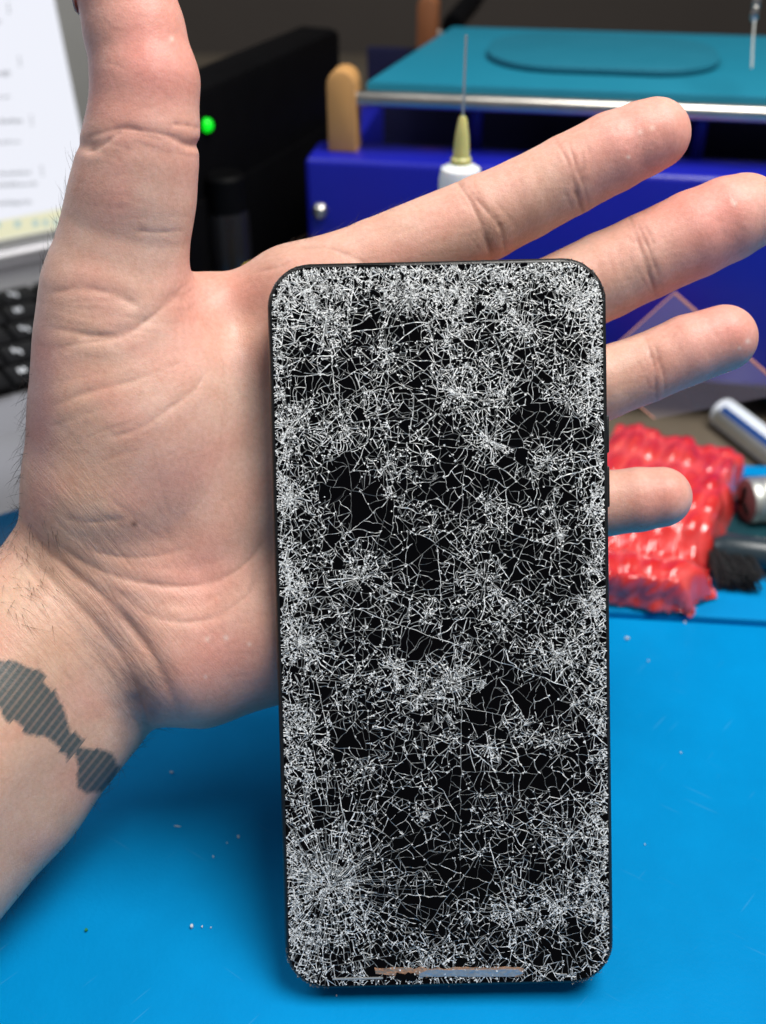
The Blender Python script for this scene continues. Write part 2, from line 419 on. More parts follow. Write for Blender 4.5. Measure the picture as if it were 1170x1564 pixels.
for (a, b_, lev, d) in chords:
    p, q = Vector(a), Vector(b_); L = (q - p).length
    if L < .12 or (rnd.random() < .02 and L < 3): continue
    b = min(1.15, rnd.choice((.26, .38, .5, .66, .9, 1.1)) * (.62 + .50 * d))
    w = rnd.uniform(.08, .145) * (.8 + .5 * min(d, 1.1)) * rnd.choice((.7, 1, 1, 1.5))
    crack(p, q, w, b)
    if rnd.random() < .06 * d: crack(p + Vector((rnd.uniform(-.2, .2), rnd.uniform(-.2, .2))), q, w * .7, b * .8)
    for e_ in (p, q):                            # bright grains of glass where cracks meet
        if rnd.random() < .16 + .50 * d:
            for _ in range(rnd.choice((1, 1, 2, 3))):
                crumb((e_.x + rnd.gauss(0, .16), e_.y + rnd.gauss(0, .16)), rnd.uniform(.14, .42), rnd.choice((.45, .8, 1.0, 1.2, 1.2)))
    if d > .2 and rnd.random() < .006:
        th0 = rnd.uniform(0, 6.28); arc = rnd.choice((1.2, 2.2, 3.4)); m = rnd.randint(6, 13); rl = rnd.uniform(.6, 2.4)
        for a_ in range(m):
            th = th0 + arc * (a_ + rnd.uniform(-.3, .3)) / m; r1_ = rl * rnd.uniform(.4, 1.1)
            e_ = p + Vector((math.cos(th), math.sin(th))) * r1_; s_ = p + Vector((math.cos(th), math.sin(th))) * .06
            if rsdf(e_.x, e_.y) < -.1: ribbon(s_, e_, rnd.uniform(.10, .16), .06, rnd.choice((.4, .7, 1.0)))
for it in range(4):                            # long hairline cracks that run across many shards
    i_ = rnd.randrange(len(imp)); th = rnd.uniform(0, 6.28); cur = Vector((imp[i_][0], imp[i_][1])); bb = rnd.uniform(.35, .8)
    for k in range(rnd.randint(5, 13)):
        th += rnd.gauss(0, .06); nx = cur + Vector((math.cos(th), math.sin(th))) * rnd.uniform(.9, 1.8)
        if rsdf(nx.x, nx.y) > -.2: break
        ribbon(cur, nx, rnd.uniform(.07, .13), rnd.uniform(.07, .13), bb * rnd.uniform(.5, 1.2)); cur = nx
# crushed hearts of the impacts: tight clumps of white grains with short sprays
for (x, y, r, n, s_) in imp:
    for k in range(int(38 * s_ * (r / 8) ** 1.2)):
        rr_ = abs(rnd.gauss(0, .26)) * r; th = rnd.gauss(n * 1.7, 1.8)
        crumb((x + rr_ * math.cos(th), y + rr_ * math.sin(th)), rnd.uniform(.12, .42), rnd.choice((.35, .7, 1.0, 1.2)))
    for k in range(int(n * .2)):
        th = rnd.uniform(0, 6.28); r0 = rnd.uniform(.03, .16) * r; r1 = r0 + rnd.uniform(.12, .42) * r
        p = Vector((x + r0 * math.cos(th), y + r0 * math.sin(th))); q = Vector((x + r1 * math.cos(th), y + r1 * math.sin(th)))
        if rsdf(q.x, q.y) < -.3 and rsdf(p.x, p.y) < -.3: crack(p, q, rnd.uniform(.12, .2), rnd.choice((.5, .8, 1.1)))
# long radial rays and concentric arcs around the impacts
for (x, y, r, n, s) in imp:
    big = n > 60
    for a in range(n):
        if rnd.random() < (.15 if big else .84): continue
        th = 2 * math.pi * (a + rnd.uniform(-.3, .3)) / n
        if big and math.sin(th) < -0.3 and rnd.random() < .6: continue
        r0 = r * rnd.uniform(.04, .22); r1 = r * rnd.choice((rnd.uniform(.4, .7), rnd.uniform(.6, 1.15)))
        c0 = Vector((x, y)); prev = c0 + Vector((math.cos(th), math.sin(th))) * r0
        m = max(2, int((r1 - r0) / 1.6)); bb = rnd.choice((.35, .5, .7, .95)) * (.6 + .4 * s)
        for k in range(1, m + 1):
            th += rnd.uniform(-.035, .035); rr = r0 + (r1 - r0) * k / m
            cur = c0 + Vector((math.cos(th), math.sin(th))) * rr
            if rsdf(cur.x, cur.y) > -.1 or rsdf(prev.x, prev.y) > -.1: break
            ww = (.14 - .06 * k / m) * rnd.uniform(.6, 1.25)
            if rnd.random() > .1: ribbon(prev, cur, ww, ww * .9, bb * rnd.uniform(.6, 1.2) * (1 - .35 * k / m))
            prev = cur
    if n >= 20:
        rad = r * .16
        while rad < r * (.98 if big else .72):
            a = 0.0
            while a < 2 * math.pi:
                da = rnd.uniform(.1, .5)
                if rnd.random() < (.6 if big else .12):
                    j0 = rad * rnd.uniform(.93, 1.07)
                    p = Vector((x + j0 * math.cos(a), y + j0 * math.sin(a))); j1 = rad * rnd.uniform(.93, 1.07)
                    q = Vector((x + j1 * math.cos(a + da), y + j1 * math.sin(a + da)))
                    if rsdf(p.x, p.y) < -.1 and rsdf(q.x, q.y) < -.1 and not (big and math.sin(a) < -.35):
                        crack(p, q, rnd.uniform(.08, .17), rnd.choice((.4, .7, 1.0)))
                a += da
            rad *= rnd.uniform(1.2, 1.34)
# crushed glass: grains gathered in clumps where the density is high
for it in range(30000):
    x, y = rnd.uniform(-GW / 2, GW / 2), rnd.uniform(-GH / 2, GH / 2)
    if rsdf(x, y) > -.25: continue
    d = density(x, y) * (.55 + .9 * max(0, mnoise.noise(Vector((x * .8, y * .8, 4)))) + .5 * mnoise.noise(Vector((x * 2.2, y * 2.2, 9))))
    if rnd.random() < (max(0, d - .40) ** 1.25) * 1.0:
        crumb((x, y), rnd.uniform(.10, .36), rnd.choice((.2, .4, .7, 1.0, 1.2)))
for it in range(200):
    x, y = rnd.uniform(-GW / 2, GW / 2), rnd.uniform(-GH / 2, GH / 2)
    if rsdf(x, y) > -.8 or density(x, y) < .5: continue
    crumb((x, y), rnd.uniform(.35, .62), rnd.uniform(.5, 1.2))
me = bpy.data.meshes.new('glass_cracks'); me.from_pydata(cv, [], cf)
at = me.attributes.new('bright', 'FLOAT', 'FACE'); at.data.foreach_set('value', np.clip(np.array(cb, dtype=np.float32), 0, 1.2))
mk, nt, b = new_mat('crack_white'); L_ = nt.links
an = N(nt, 'ShaderNodeAttribute', attribute_name='bright')
cr = N(nt, 'ShaderNodeValToRGB')
cr.color_ramp.elements[0].color = (0.01, 0.011, 0.011, 1); cr.color_ramp.elements[0].position = 0.0
cr.color_ramp.elements[1].color = (0.93, 0.94, 0.93, 1); cr.color_ramp.elements[1].position = 1.0
el = cr.color_ramp.elements.new(.45); el.color = (0.30, 0.31, 0.305, 1)
L_.new(an.outputs['Fac'], cr.inputs['Fac']); L_.new(cr.outputs['Color'], b.inputs['Base Color'])
b.inputs['Roughness'].default_value = 0.35
crk = link('glass_cracks', me, mk, phone, smooth=False)

# shards: every cell a facet with a slightly different tilt
sv, sf = [], []
for p, d in shards:
    c = pcent(p); tx, ty = rnd.gauss(0, .012), rnd.gauss(0, .012); i0 = len(sv); zj = rnd.uniform(-.04, 0)
    if parea(p) < 0: p = p[::-1]
    p = [tuple(warp(q)) for q in p]
    for q in p: sv.append((q[0] * mm, q[1] * mm, (zj + max(-.08, min(.03, (q[0] - c[0]) * tx + (q[1] - c[1]) * ty))) * mm))
    sf.append(tuple(range(i0, len(sv))))
me = bpy.data.meshes.new('screen_glass'); me.from_pydata(sv, [], sf)
mg, nt, b = new_mat('dark_glass'); L_ = nt.links
tc = N(nt, 'ShaderNodeTexCoord'); no = N(nt, 'ShaderNodeTexNoise', Scale=70.0, Detail=3.0)
L_.new(tc.outputs['Object'], no.inputs['Vector'])
cr = N(nt, 'ShaderNodeValToRGB'); cr.color_ramp.elements[0].color = (0.0004, 0.0005, 0.0012, 1); cr.color_ramp.elements[1].color = (0.0018, 0.0014, 0.0014, 1)
L_.new(no.outputs['Fac'], cr.inputs['Fac']); L_.new(cr.outputs['Color'], b.inputs['Base Color'])
b.inputs['Roughness'].default_value = 0.09
b.inputs['Specular IOR Level'].default_value = 0.16
link('screen_glass', me, mg, phone, smooth=False)
bm = bmesh.new(); loft(bm, [pr(1.0, -.6), pr(1.0, -.14)], False, True); obj('display_panel', bm, M_gloss, phone, smooth=False)

# exposed metal strip, slits, earpiece, camera hole, buttons
def strip(name, poly, m, z=0.2, h=.25):
    bm = bmesh.new(); q = [pl(*p) for p in poly]
    add_prism(bm, [(a * mm, b_ * mm) for a, b_ in q], (z - h) * mm, z * mm)
    return obj(name, bm, m, phone, smooth=False)
def jag(u0, u1, v, amp, n):
    return [(u0 + (u1 - u0) * k / n, v + rnd.uniform(-amp, amp)) for k in range(n + 1)]
strip('torn_copper_edge', jag(572, 800, 1478, 2.2, 26) + jag(798, 640, 1490, 2.5, 14) + jag(636, 574, 1488, 2.0, 6), M_copper, .17)
strip('bare_metal_strip', jag(652, 792, 1480.5, .8, 12) + [(800, 1486), (790, 1489)] + jag(785, 640, 1491, .8, 10) + [(640, 1487)], M_graymetal, .21)
strip('speaker_slit', [(508, 1493.5), (585, 1492), (585, 1494.5), (508, 1496)], M_slit, .24)
strip('speaker_slit', [(850, 1487), (866, 1487), (866, 1489), (850, 1489)], M_slit, .24)
strip('charge_gap', jag(606, 632, 1486, 2.5, 6) + jag(636, 602, 1496, 2.5, 6), M_black, .3)
strip('earpiece_slot', jag(545, 604, 404.5, .6, 6) + jag(604, 545, 408.5, .8, 6), M_black, .22)
cx_, cy_ = pl(607, 522)
bm = bmesh.new(); add_lathe(bm, (cx_ * mm, cy_ * mm, -.1 * mm), (cx_ * mm, cy_ * mm, .06 * mm), [(0, 1.3 * mm), (.9, 1.3 * mm), (1, 1.2 * mm)], 28)
obj('front_camera', bm, M_lens, phone)
for (v0, v1) in ((634, 692), (712, 776)):
    y0, y1 = pl(922, v0)[1], pl(924, v1)[1]
    bm = bmesh.new(); add_box(bm, ((PW / 2 + .1) * mm, (y0 + y1) / 2 * mm, -3.6 * mm), (1.1 * mm, abs(y1 - y0) * mm, 2.2 * mm), .4 * mm)
    obj('side_button', bm, M_frame, phone)
bm = bmesh.new()
add_prism(bm, [(x * mm, y * mm) for x, y in rrect(26, 26, 6, 6, -PW / 2 + 18, PH / 2 - 18)], (-PT - 1.6) * mm, (-PT + .4) * mm, .5 * mm)
obj('rear_camera_bump', bm, M_frameback, phone)
# loose glass grit stuck along the rim
bm = bmesh.new()
for k in range(620):
    t = rnd.random(); lp = pr(.65, -.05)
    j = int(t * len(lp)); a, b_ = Vector(lp[j]), Vector(lp[(j + 1) % len(lp)])
    p = a.lerp(b_, rnd.random()) + Vector((rnd.uniform(-.35, .35), rnd.uniform(-.35, .35), rnd.uniform(-.25, .1))) * mm
    s = rnd.uniform(.08, .26) * mm
    v3 = [bm.verts.new(p + Vector((rnd.uniform(-s, s), rnd.uniform(-s, s), rnd.uniform(-s, s)))) for _ in range(4)]
    for f in ((0, 1, 2), (0, 2, 3), (0, 3, 1), (1, 3, 2)): bm.faces.new([v3[i] for i in f])
gr = obj('glass_grit', bm, mat('grit', (0.09, 0.10, 0.10), 0.25, var=.8, vscale=900), phone, smooth=False)
gr['kind'] = 'stuff'

# ------------------------------------------------------------------ HAND (signed-distance modelling, camera-aligned mm)
VOX = 0.75
lo = np.array([-132., -150., 190.]); hi = np.array([118., 146., 300.])
dims = np.ceil((hi - lo) / VOX).astype(int) + 1
D = np.full(dims, 40.0, dtype=np.float32)
def C3(u, v, z): return np.array([(u - CX) / FPX * z, (v - CY) / FPX * z, z])
def region(mn, mx):
    a = np.clip(np.floor((mn - lo) / VOX).astype(int), 0, dims); b_ = np.clip(np.ceil((mx - lo) / VOX).astype(int) + 1, 0, dims)
    sl = tuple(slice(int(a[i]), int(b_[i])) for i in range(3))
    gs = [(lo[i] + VOX * np.arange(a[i], b_[i])).astype(np.float32) for i in range(3)]
    return sl, gs[0][:, None, None], gs[1][None, :, None], gs[2][None, None, :]
def smin_into(sl, d, k):
    A = D[sl]; h = np.maximum(k - np.abs(A - d), 0) / k
    D[sl] = np.minimum(A, d) - h * h * k * .25
def cone(a, b, ra, rb, k, flat=1.0):
    """a, b: (u, v, z mm); radii in px at their depth; flat: depth scale (<1 is flatter)"""
    A = C3(*a); B = C3(*b); ra = ra * a[2] / FPX; rb = rb * b[2] / FPX
    m = max(ra, rb) * max(1, flat) + k + 2
    sl, X, Y, Z = region(np.minimum(A, B) - m, np.maximum(A, B) + m)
    if 0 in D[sl].shape: return
    Zs = 1.0 / flat
    ab = (B - A).astype(np.float32); ab2 = ab * np.array([1, 1, Zs], np.float32)
    px_, py_, pz_ = X - A[0], Y - A[1], (Z - A[2]) * Zs
    t = np.clip((px_ * ab2[0] + py_ * ab2[1] + pz_ * ab2[2]) / max(1e-6, float(ab2 @ ab2)), 0, 1)
    d = np.sqrt((px_ - t * ab2[0]) ** 2 + (py_ - t * ab2[1]) ** 2 + (pz_ - t * ab2[2]) ** 2) - (ra + (rb - ra) * t)
    smin_into(sl, (d * (min(1, flat) if flat < 1 else 1.0)).astype(np.float32) if flat < 1 else d.astype(np.float32), k)
def ell(c, r, k, rot=0.0):
    """ellipsoid: centre (u,v,z), radii (px,px,mm), rot in image plane"""
    A = C3(*c); rx, ry, rz = r[0] * c[2] / FPX, r[1] * c[2] / FPX, r[2]
    m = max(rx, ry, rz) + k + 2
    sl, X, Y, Z = region(A - m, A + m)
    if 0 in D[sl].shape: return
    x0, y0, z0 = X - A[0], Y - A[1], Z - A[2]
    c_, s_ = math.cos(rot), math.sin(rot)
    x1, y1 = x0 * c_ + y0 * s_, -x0 * s_ + y0 * c_
    k0 = np.sqrt((x1 / rx) ** 2 + (y1 / ry) ** 2 + (z0 / rz) ** 2)
    k1 = np.sqrt((x1 / rx ** 2) ** 2 + (y1 / ry ** 2) ** 2 + (z0 / rz ** 2) ** 2) + 1e-6
    smin_into(sl, (k0 * (k0 - 1) / k1).astype(np.float32), k)
def chain(ps, k0, k=2.5, flat=1.0):
    """ps: list of (u,v,z,r)"""
    for i, (a, b) in enumerate(zip(ps, ps[1:])):
        cone(a[:3], b[:3], a[3], b[3], k0 if i == 0 else k, flat)

# forearm (two overlapping cones give the oval section)
FZ = 267
chain([(128,872,FZ,112),(40,985,259,128),(-130,1190,240,150)], 3, 4)
chain([(124,1074,FZ,110),(6,1198,259,126),(-176,1388,240,148)], 6, 4)
cone((120,960,FZ),(-140,1270,240),110,140,8)
# palm: metacarpals fanned from the wrist
cone((190,850,268),(470,470,261),95,66,10)      # index metacarpal
cone((200,890,268),(530,610,263),100,72,12)
cone((200,930,270),(540,740,264),100,72,12)
cone((215,985,269),(530,880,265),95,78,10)
ell((330,700,268),(150,190,14),12,.5)
# web between thumb and index
chain([(215,480,258,58),(300,478,261,48),(430,440,261,42),(520,432,260,50)], 6, 8)
# hypothenar pad
chain([(225,1000,268,86),(300,990,266,110),(420,950,267.5,110),(520,890,268,84)], 7, 8)
# thenar + thumb
chain([(132,840,264,90),(163,735,259,113),(176,620,255,117),(174,520,251,109)], 8, 7)
ell((225,640,254),(130,190,17.0),8,.25)
chain([(165,760,259,100),(205,880,264,92),(290,965,267,95)], 8, 8)
chain([(174,520,251,109),(177,440,248,104),(193,350,244,91),(205,290,240,88),(213,235,237,86)], 6, 4, .92)
chain([(213,235,237,86),(219,190,235,82),(222,125,233,80),(205,45,231,74),(189,-20,229.5,71),(172,-75,229,54)], 2, 2, .9)
# fingers
chain([(470,450,261,68),(575,404,260,68),(740,333,258,65),(800,304,257,61.5),(868,268,255.5,60.5),(935,233,254,60),(980,213,253,56),(1000,205,252.6,54)], 7, .7)
chain([(540,605,264,68),(660,548,264,62),(840,462,263,66),(925,421,262,66),(985,393,260.5,65),(1060,358,259,66),(1112,335,258,64),(1135,326,258,60)], 7, .7)
chain([(545,745,265,66),(690,685,266,60),(850,615,264,57),(920,586,263,56),(985,563,262,52.5),(1050,535,260.5,53.5),(1105,517,259.5,51)], 7, .7)
chain([(540,880,266,62),(680,832,267,56),(840,782,265,52),(925,769,264,50),(975,763,262.5,49),(1010,759,261.5,46)], 7, .7)

def surface_nets(Dg):
    ins = Dg < 0
    nx, ny, nz = Dg.shape
    cnt = np.zeros((nx - 1, ny - 1, nz - 1), np.int8)
    for i in (0, 1):
        for j in (0, 1):
            for k in (0, 1): cnt += ins[i:nx - 1 + i, j:ny - 1 + j, k:nz - 1 + k]
    act = (cnt > 0) & (cnt < 8)
    I, J, K = np.nonzero(act)
    idx = np.full(act.shape, -1, np.int32); idx[I, J, K] = np.arange(len(I))
    val = {(i, j, k): Dg[I + i, J + j, K + k] for i in (0, 1) for j in (0, 1) for k in (0, 1)}
    acc = np.zeros((len(I), 3)); num = np.zeros(len(I))
    cs = list(val)
    for a in cs:
        for ax in range(3):
            if a[ax] == 0:
                b_ = list(a); b_[ax] = 1; b_ = tuple(b_)
                va, vb = val[a], val[b_]; m = (va < 0) != (vb < 0)
                t = np.where(m, va / np.where(m, va - vb, 1), 0)
                p = np.array(a, float)[None, :].repeat(len(I), 0); p[:, ax] += t
                acc += p * m[:, None]; num += m
    V = acc / num[:, None] + np.stack([I, J, K], 1)
    faces = []
    for ax in range(3):
        s0 = [slice(None)] * 3; s1 = [slice(None)] * 3
        s0[ax] = slice(0, -1); s1[ax] = slice(1, None)
        a, b_ = ins[tuple(s0)], ins[tuple(s1)]
        E = np.nonzero(a != b_); E = np.stack(E, 1)
        o1, o2 = (ax + 1) % 3, (ax + 2) % 3
        ok = (E[:, o1] > 0) & (E[:, o2] > 0) & (E[:, o1] < Dg.shape[o1] - 1) & (E[:, o2] < Dg.shape[o2] - 1)
        E = E[ok]
        def at(d1, d2):
            q = E.copy(); q[:, o1] += d1; q[:, o2] += d2
            return idx[q[:, 0], q[:, 1], q[:, 2]]
        q = np.stack([at(-1, -1), at(0, -1), at(0, 0), at(-1, 0)], 1)
        fl = a[E[:, 0], E[:, 1], E[:, 2]]
        q[~fl] = q[~fl][:, ::-1]
        faces.append(q)
    F = np.concatenate(faces); F = F[(F >= 0).all(1)]
    return V, F
V, F = surface_nets(D); del D
V = lo + V * VOX
def vnormals(V, F):
    a, b_, c, d = (V[F[:, i]] for i in range(4))
    fn = np.cross(c - a, d - b_)
    out = np.zeros_like(V)
    for i in range(4):
        for k in range(3): out[:, k] += np.bincount(F[:, i], fn[:, k], len(V))
    return out / (np.linalg.norm(out, axis=1, keepdims=True) + 1e-9)
E = np.unique(np.sort(np.concatenate([F[:, [0, 1]], F[:, [1, 2]], F[:, [2, 3]], F[:, [3, 0]]]), 1), axis=0)
deg = np.bincount(E.ravel(), minlength=len(V))[:, None]
def lap(V):
    s = np.zeros_like(V)
    for k in range(3):
        s[:, k] = np.bincount(E[:, 0], V[E[:, 1], k], len(V)) + np.bincount(E[:, 1], V[E[:, 0], k], len(V))
    return s / np.maximum(deg, 1) - V
for it in range(7):
    V = V + .5 * lap(V); V = V - .51 * lap(V)
_e = np.sort(np.stack([F, np.roll(F, -1, 1)], 2).reshape(-1, 2), 1)
_u, _inv = np.unique(_e[:, 0].astype(np.int64) * len(V) + _e[:, 1], return_inverse=True)
_em = np.stack([_u // len(V), _u % len(V)], 1); _inv = _inv.reshape(-1, 4) + len(V)
_c = np.arange(len(F)) + len(V) + len(_em)
V = np.concatenate([V, (V[_em[:, 0]] + V[_em[:, 1]]) / 2, V[F].mean(1)])
F = np.concatenate([np.stack([F[:, i], _inv[:, i], _c, _inv[:, i - 1]], 1) for i in range(4)])
E = np.unique(np.sort(np.concatenate([F[:, [0, 1]], F[:, [1, 2]], F[:, [2, 3]], F[:, [3, 0]]]), 1), axis=0)
deg = np.bincount(E.ravel(), minlength=len(V))[:, None]
for it in range(3):
    V = V + .5 * lap(V); V = V - .51 * lap(V)
NRM = vnormals(V, F)
U_ = CX + FPX * V[:, 0] / V[:, 2]; V_ = CY + FPX * V[:, 1] / V[:, 2]
face_cam = -(NRM * V).sum(1) / np.linalg.norm(V, axis=1)          # 1 = towards the camera
ff = np.clip((face_cam + .05) / .35, 0, 1)
def seg_dist(poly, reach=None):
    best = np.full(len(V), 1e4); tt = np.zeros(len(V)); n = len(poly) - 1
    us = [p[0] for p in poly]; vs_ = [p[1] for p in poly]
    if reach is None: ids = np.arange(len(V))
    else: ids = np.nonzero((U_ > min(us) - reach) & (U_ < max(us) + reach) & (V_ > min(vs_) - reach) & (V_ < max(vs_) + reach) & (ff > 0))[0]
    u_, v_ = U_[ids], V_[ids]; bb_ = np.full(len(ids), 1e4); tb_ = np.zeros(len(ids))
    for i, (a, b_) in enumerate(zip(poly, poly[1:])):
        ax_, ay_ = a; dx, dy = b_[0] - ax_, b_[1] - ay_
        t = np.clip(((u_ - ax_) * dx + (v_ - ay_) * dy) / (dx * dx + dy * dy + 1e-9), 0, 1)
        d = np.hypot(u_ - ax_ - t * dx, v_ - ay_ - t * dy)
        m = d < bb_; bb_ = np.where(m, d, bb_); tb_ = np.where(m, (i + t) / n, tb_)
    best[ids] = bb_; tt[ids] = tb_
    return best, tt
def smooth_poly(p, n=6):
    if len(p) < 3: return p
    out = []
    for i in range(len(p) - 1):
        p0, p1, p2, p3 = p[max(i - 1, 0)], p[i], p[i + 1], p[min(i + 2, len(p) - 1)]
        for k in range(n):
            t = k / n
            out.append(tuple(.5 * (2 * p1[j] + (p2[j] - p0[j]) * t + (2 * p0[j] - 5 * p1[j] + 4 * p2[j] - p3[j]) * t * t + (3 * p1[j] - p0[j] - 3 * p2[j] + p3[j]) * t ** 3) for j in (0, 1)))
    out.append(p[-1]); return out
# creases: polyline px, depth mm, half width px, redness, puff
creases = [
 ([(128,212),(150,205),(185,196),(220,200),(255,207),(285,220),(306,226)], .5, 6, .4, .12),
 ([(128,232),(150,226),(170,212),(185,200)], .4, 5, .3, .1),
 ([(262,190),(285,192),(306,196)], .4, 5, .3, .1),
 ([(205,352),(240,355),(278,352)], .25, 4, .25, .05),
 ([(75,448),(130,440),(180,452),(215,470)], .35, 8, .3, .25),
 ([(75,500),(140,512),(190,510),(220,492),(250,468),(288,430)], .6, 8, .4, .35),
 ([(90,532),(120,525),(175,518)], .3, 6, .3, .15),
 ([(80,622),(130,600),(190,585),(225,572)], .3, 6, .25, .15),
 ([(165,668),(210,655),(270,615),(300,590),(312,570)], .28, 6, .3, .12),
 ([(285,428),(300,470),(330,520),(345,600),(335,690),(310,760),(265,800)], .18, 9, .12, .1),
 ([(100,792),(140,798),(190,792)], .2, 5, .2, .08),
 ([(130,838),(190,852),(245,848),(285,838)], .25, 5, .28, .1),
 ([(85,830),(150,870),(220,890),(290,895),(345,880),(385,850),(408,815)], .5, 6, .5, .3),
 ([(160,880),(220,935),(280,950),(330,940),(375,910),(392,870)], .35, 6, .35, .2),
 ([(18,770),(50,818),(100,865),(150,905),(195,950),(235,1005),(262,1060),(280,1105)], .8, 10, .45, .35),
 ([(40,845),(90,895),(140,945),(190,1010),(215,1075),(240,1130)], .5, 8, .4, .25),
 ([(10,830),(60,890),(120,960),(170,1030),(200,1085),(220,1130)], .28, 6, .25, .12),
 ([(190,1040),(205,1065),(218,1095),(232,1122)], .5, 10, .3, .1),
 # index
 ([(692,268),(714,300),(736,345),(752,396)], 0.55, 7, 0.75, 0.09),
 ([(712,285),(740,318),(765,350),(772,388)], 0.45, 5, 0.60, 0.04),
 ([(846,208),(866,245),(880,288),(894,328)], 0.45, 6, 0.75, 0.06),
 ([(868,222),(885,262),(900,312)], 0.25, 4, 0.52, 0.03),
 ([(455,380),(500,378),(545,395),(560,405)], 0.35, 6, 0.52, 0.06),
 ([(440,402),(425,408),(390,415)], 0.30, 5, 0.30, 0.03),
 # middle, ring, pinky
 ([(958,322),(974,366),(990,412),(1004,462)], 0.50, 6, 0.75, 0.06),
 ([(975,345),(995,390),(1008,430)], 0.30, 5, 0.45, 0.03),
 ([(985,515),(998,550),(1002,585),(1004,612)], 0.45, 6, 0.75, 0.06),
 ([(997,520),(1012,560),(1016,600)], 0.25, 5, 0.45, 0.03),
]
red = np.zeros(len(V)); disp = np.zeros(len(V))
wav = np.array([1.0])
jn = 2.2 * np.sin(U_ * .09 + 1.3 * np.sin(V_ * .05)) + 1.6 * np.sin(V_ * .13 + 2)
rc_ = random.Random(21)
def hatch(c0, c1, n, ang, L, dep, w, rd, jit=.12):
    """n fine skin lines of direction ang scattered over the box c0-c1 (photo px)"""
    for k in range(n):
        u0, v0 = rc_.uniform(c0[0], c1[0]), rc_.uniform(c0[1], c1[1]); a_ = R(ang) + rc_.gauss(0, jit); l_ = L * rc_.uniform(.5, 1.3)
        bnd = rc_.uniform(-.25, .25)
        pts_ = [(u0 + math.cos(a_ + bnd * (q_ / 3 - .5)) * l_ * (q_ / 3 - .5), v0 + math.sin(a_ + bnd * (q_ / 3 - .5)) * l_ * (q_ / 3 - .5)) for q_ in range(4)]
        creases.append((pts_, dep * rc_.uniform(.5, 1.3), w, rd * rc_.uniform(.4, 1.2), 0.0))
hatch((90, 760), (240, 900), 22, 40, 120, .07, 3.0, .14)
hatch((60, 640), (170, 780), 14, 50, 90, .05, 3.0, .10)
hatch((60, 860), (230, 1080), 34, 50, 120, .11, 3.2, .22)
hatch((0, 800), (90, 1000), 22, 48, 90, .07, 3.0, .16)
hatch((190, 1010), (235, 1110), 14, 62, 60, .14, 3.0, .3, .3)
hatch((90, 440), (240, 540), 16, 8, 90, .09, 3.0, .16)
hatch((90, 560), (300, 700), 18, -24, 90, .08, 3.2, .16)
hatch((260, 430), (330, 480), 14, -38, 46, .10, 3.0, .22, .35)
hatch((230, 560), (390, 820), 16, 68, 110, .06, 3.2, .12)
hatch((140, 205), (300, 240), 14, 12, 60, .10, 3.0, .22)
hatch((120, 260), (280, 420), 14, 4, 60, .05, 3.0, .12)
hatch((705, 280), (775, 380), 16, 62, 46, .12, 3.0, .42)
hatch((855, 225), (900, 315), 15, 70, 46, .10, 3.0, .42)
hatch((960, 345), (1005, 440), 15, 68, 46, .10, 3.0, .42)
hatch((985, 525), (1015, 605), 14, 78, 40, .10, 3.0, .42)
hatch((580, 330), (700, 400), 10, -20, 60, .05, 3.0, .12)
hatch((780, 240), (860, 320), 12, 66, 60, .05, 2.8, .14)
hatch((900, 400), (960, 450), 10, 66, 60, .05, 2.8, .14)
hatch((900, 180), (1030, 260), 16, 62, 46, .05, 2.8, .10, .4)
hatch((1020, 290), (1160, 380), 16, 62, 46, .05, 2.8, .10, .4)
hatch((1010, 490), (1140, 570), 16, 70, 46, .05, 2.8, .10, .4)
hatch((150, 20), (290, 190), 22, 8, 60, .05, 2.8, .08, .4)
hatch((300, 930), (420, 1050), 18, -25, 60, .05, 2.8, .10, .4)
for poly, dep, w, rd, puff in creases:
    p = smooth_poly(poly); w = max(2.8, w * .62)
    d, t = seg_dist(p, 9 * w)
    near = d < 9 * w
    d = np.abs(d + jn * .3)
    taper = np.clip(np.minimum(t, 1 - t) * 5 + .25, 0, 1) * near
    vary = .75 + .25 * np.sin(t * 17 + dep * 90)
    g = (.75 * np.exp(-(d / w) ** 2) + .25 * np.exp(-(d / (2.6 * w)) ** 2)) * taper * vary
    disp -= dep * .60 * g * ff; red += rd * np.exp(-(d / (w * .8)) ** 2) * taper * ff * vary
    disp += puff * .5 * np.exp(-((d - 4 * w) / (2.6 * w)) ** 2) * taper * ff
# silhouettes notches where the thumb bends
for (u, v, s) in ((132, 222, 10), (305, 222, 8)):
    g = np.exp(-((U_ - u) / 22) ** 2 - ((V_ - v) / s) ** 2); disp -= .7 * g
# gentle organic unevenness
pv = V / 9.0
disp += .09 * (np.sin(pv[:, 0] * 1.7 + np.sin(pv[:, 1] * 1.3)) + np.sin(pv[:, 1] * 2.1 + 1.7 * np.sin(pv[:, 2])) * .7) * np.clip(face_cam + .4, 0, 1)
V = V + NRM * disp[:, None]

# skin colour per vertex (linear albedo): warm base, pink pads, tan forearm, edge shade painted in
def blob(u, v, ru, rv=None, rot=0.0):
    rv = rv or ru; x, y = U_ - u, V_ - v; c_, s_ = math.cos(rot), math.sin(rot)
    a, b_ = x * c_ + y * s_, -x * s_ + y * c_
    return np.exp(-(a / ru) ** 2 - (b_ / rv) ** 2)
base = np.array([.69, .44, .35]); pink = np.array([.74, .325, .275]); tan_ = np.array([.63, .42, .29]); purple = np.array([.48, .285, .285]); pale = np.array([.76, .53, .43])
colr = np.repeat(base[None], len(V), 0)
def mixc(c, w):
    global colr
    w = np.clip(w, 0, 1)[:, None]; colr = colr * (1 - w) + c[None] * w
mixc(tan_, .5 * blob(130, 780, 140, 150) + .3 * blob(130, 600, 80, 130))
mixc(tan_, np.clip((-(U_ - 150) * .77 - (V_ - 980) * -.64 * 0 + (V_ - 860) * .25) / 160, 0, .55))
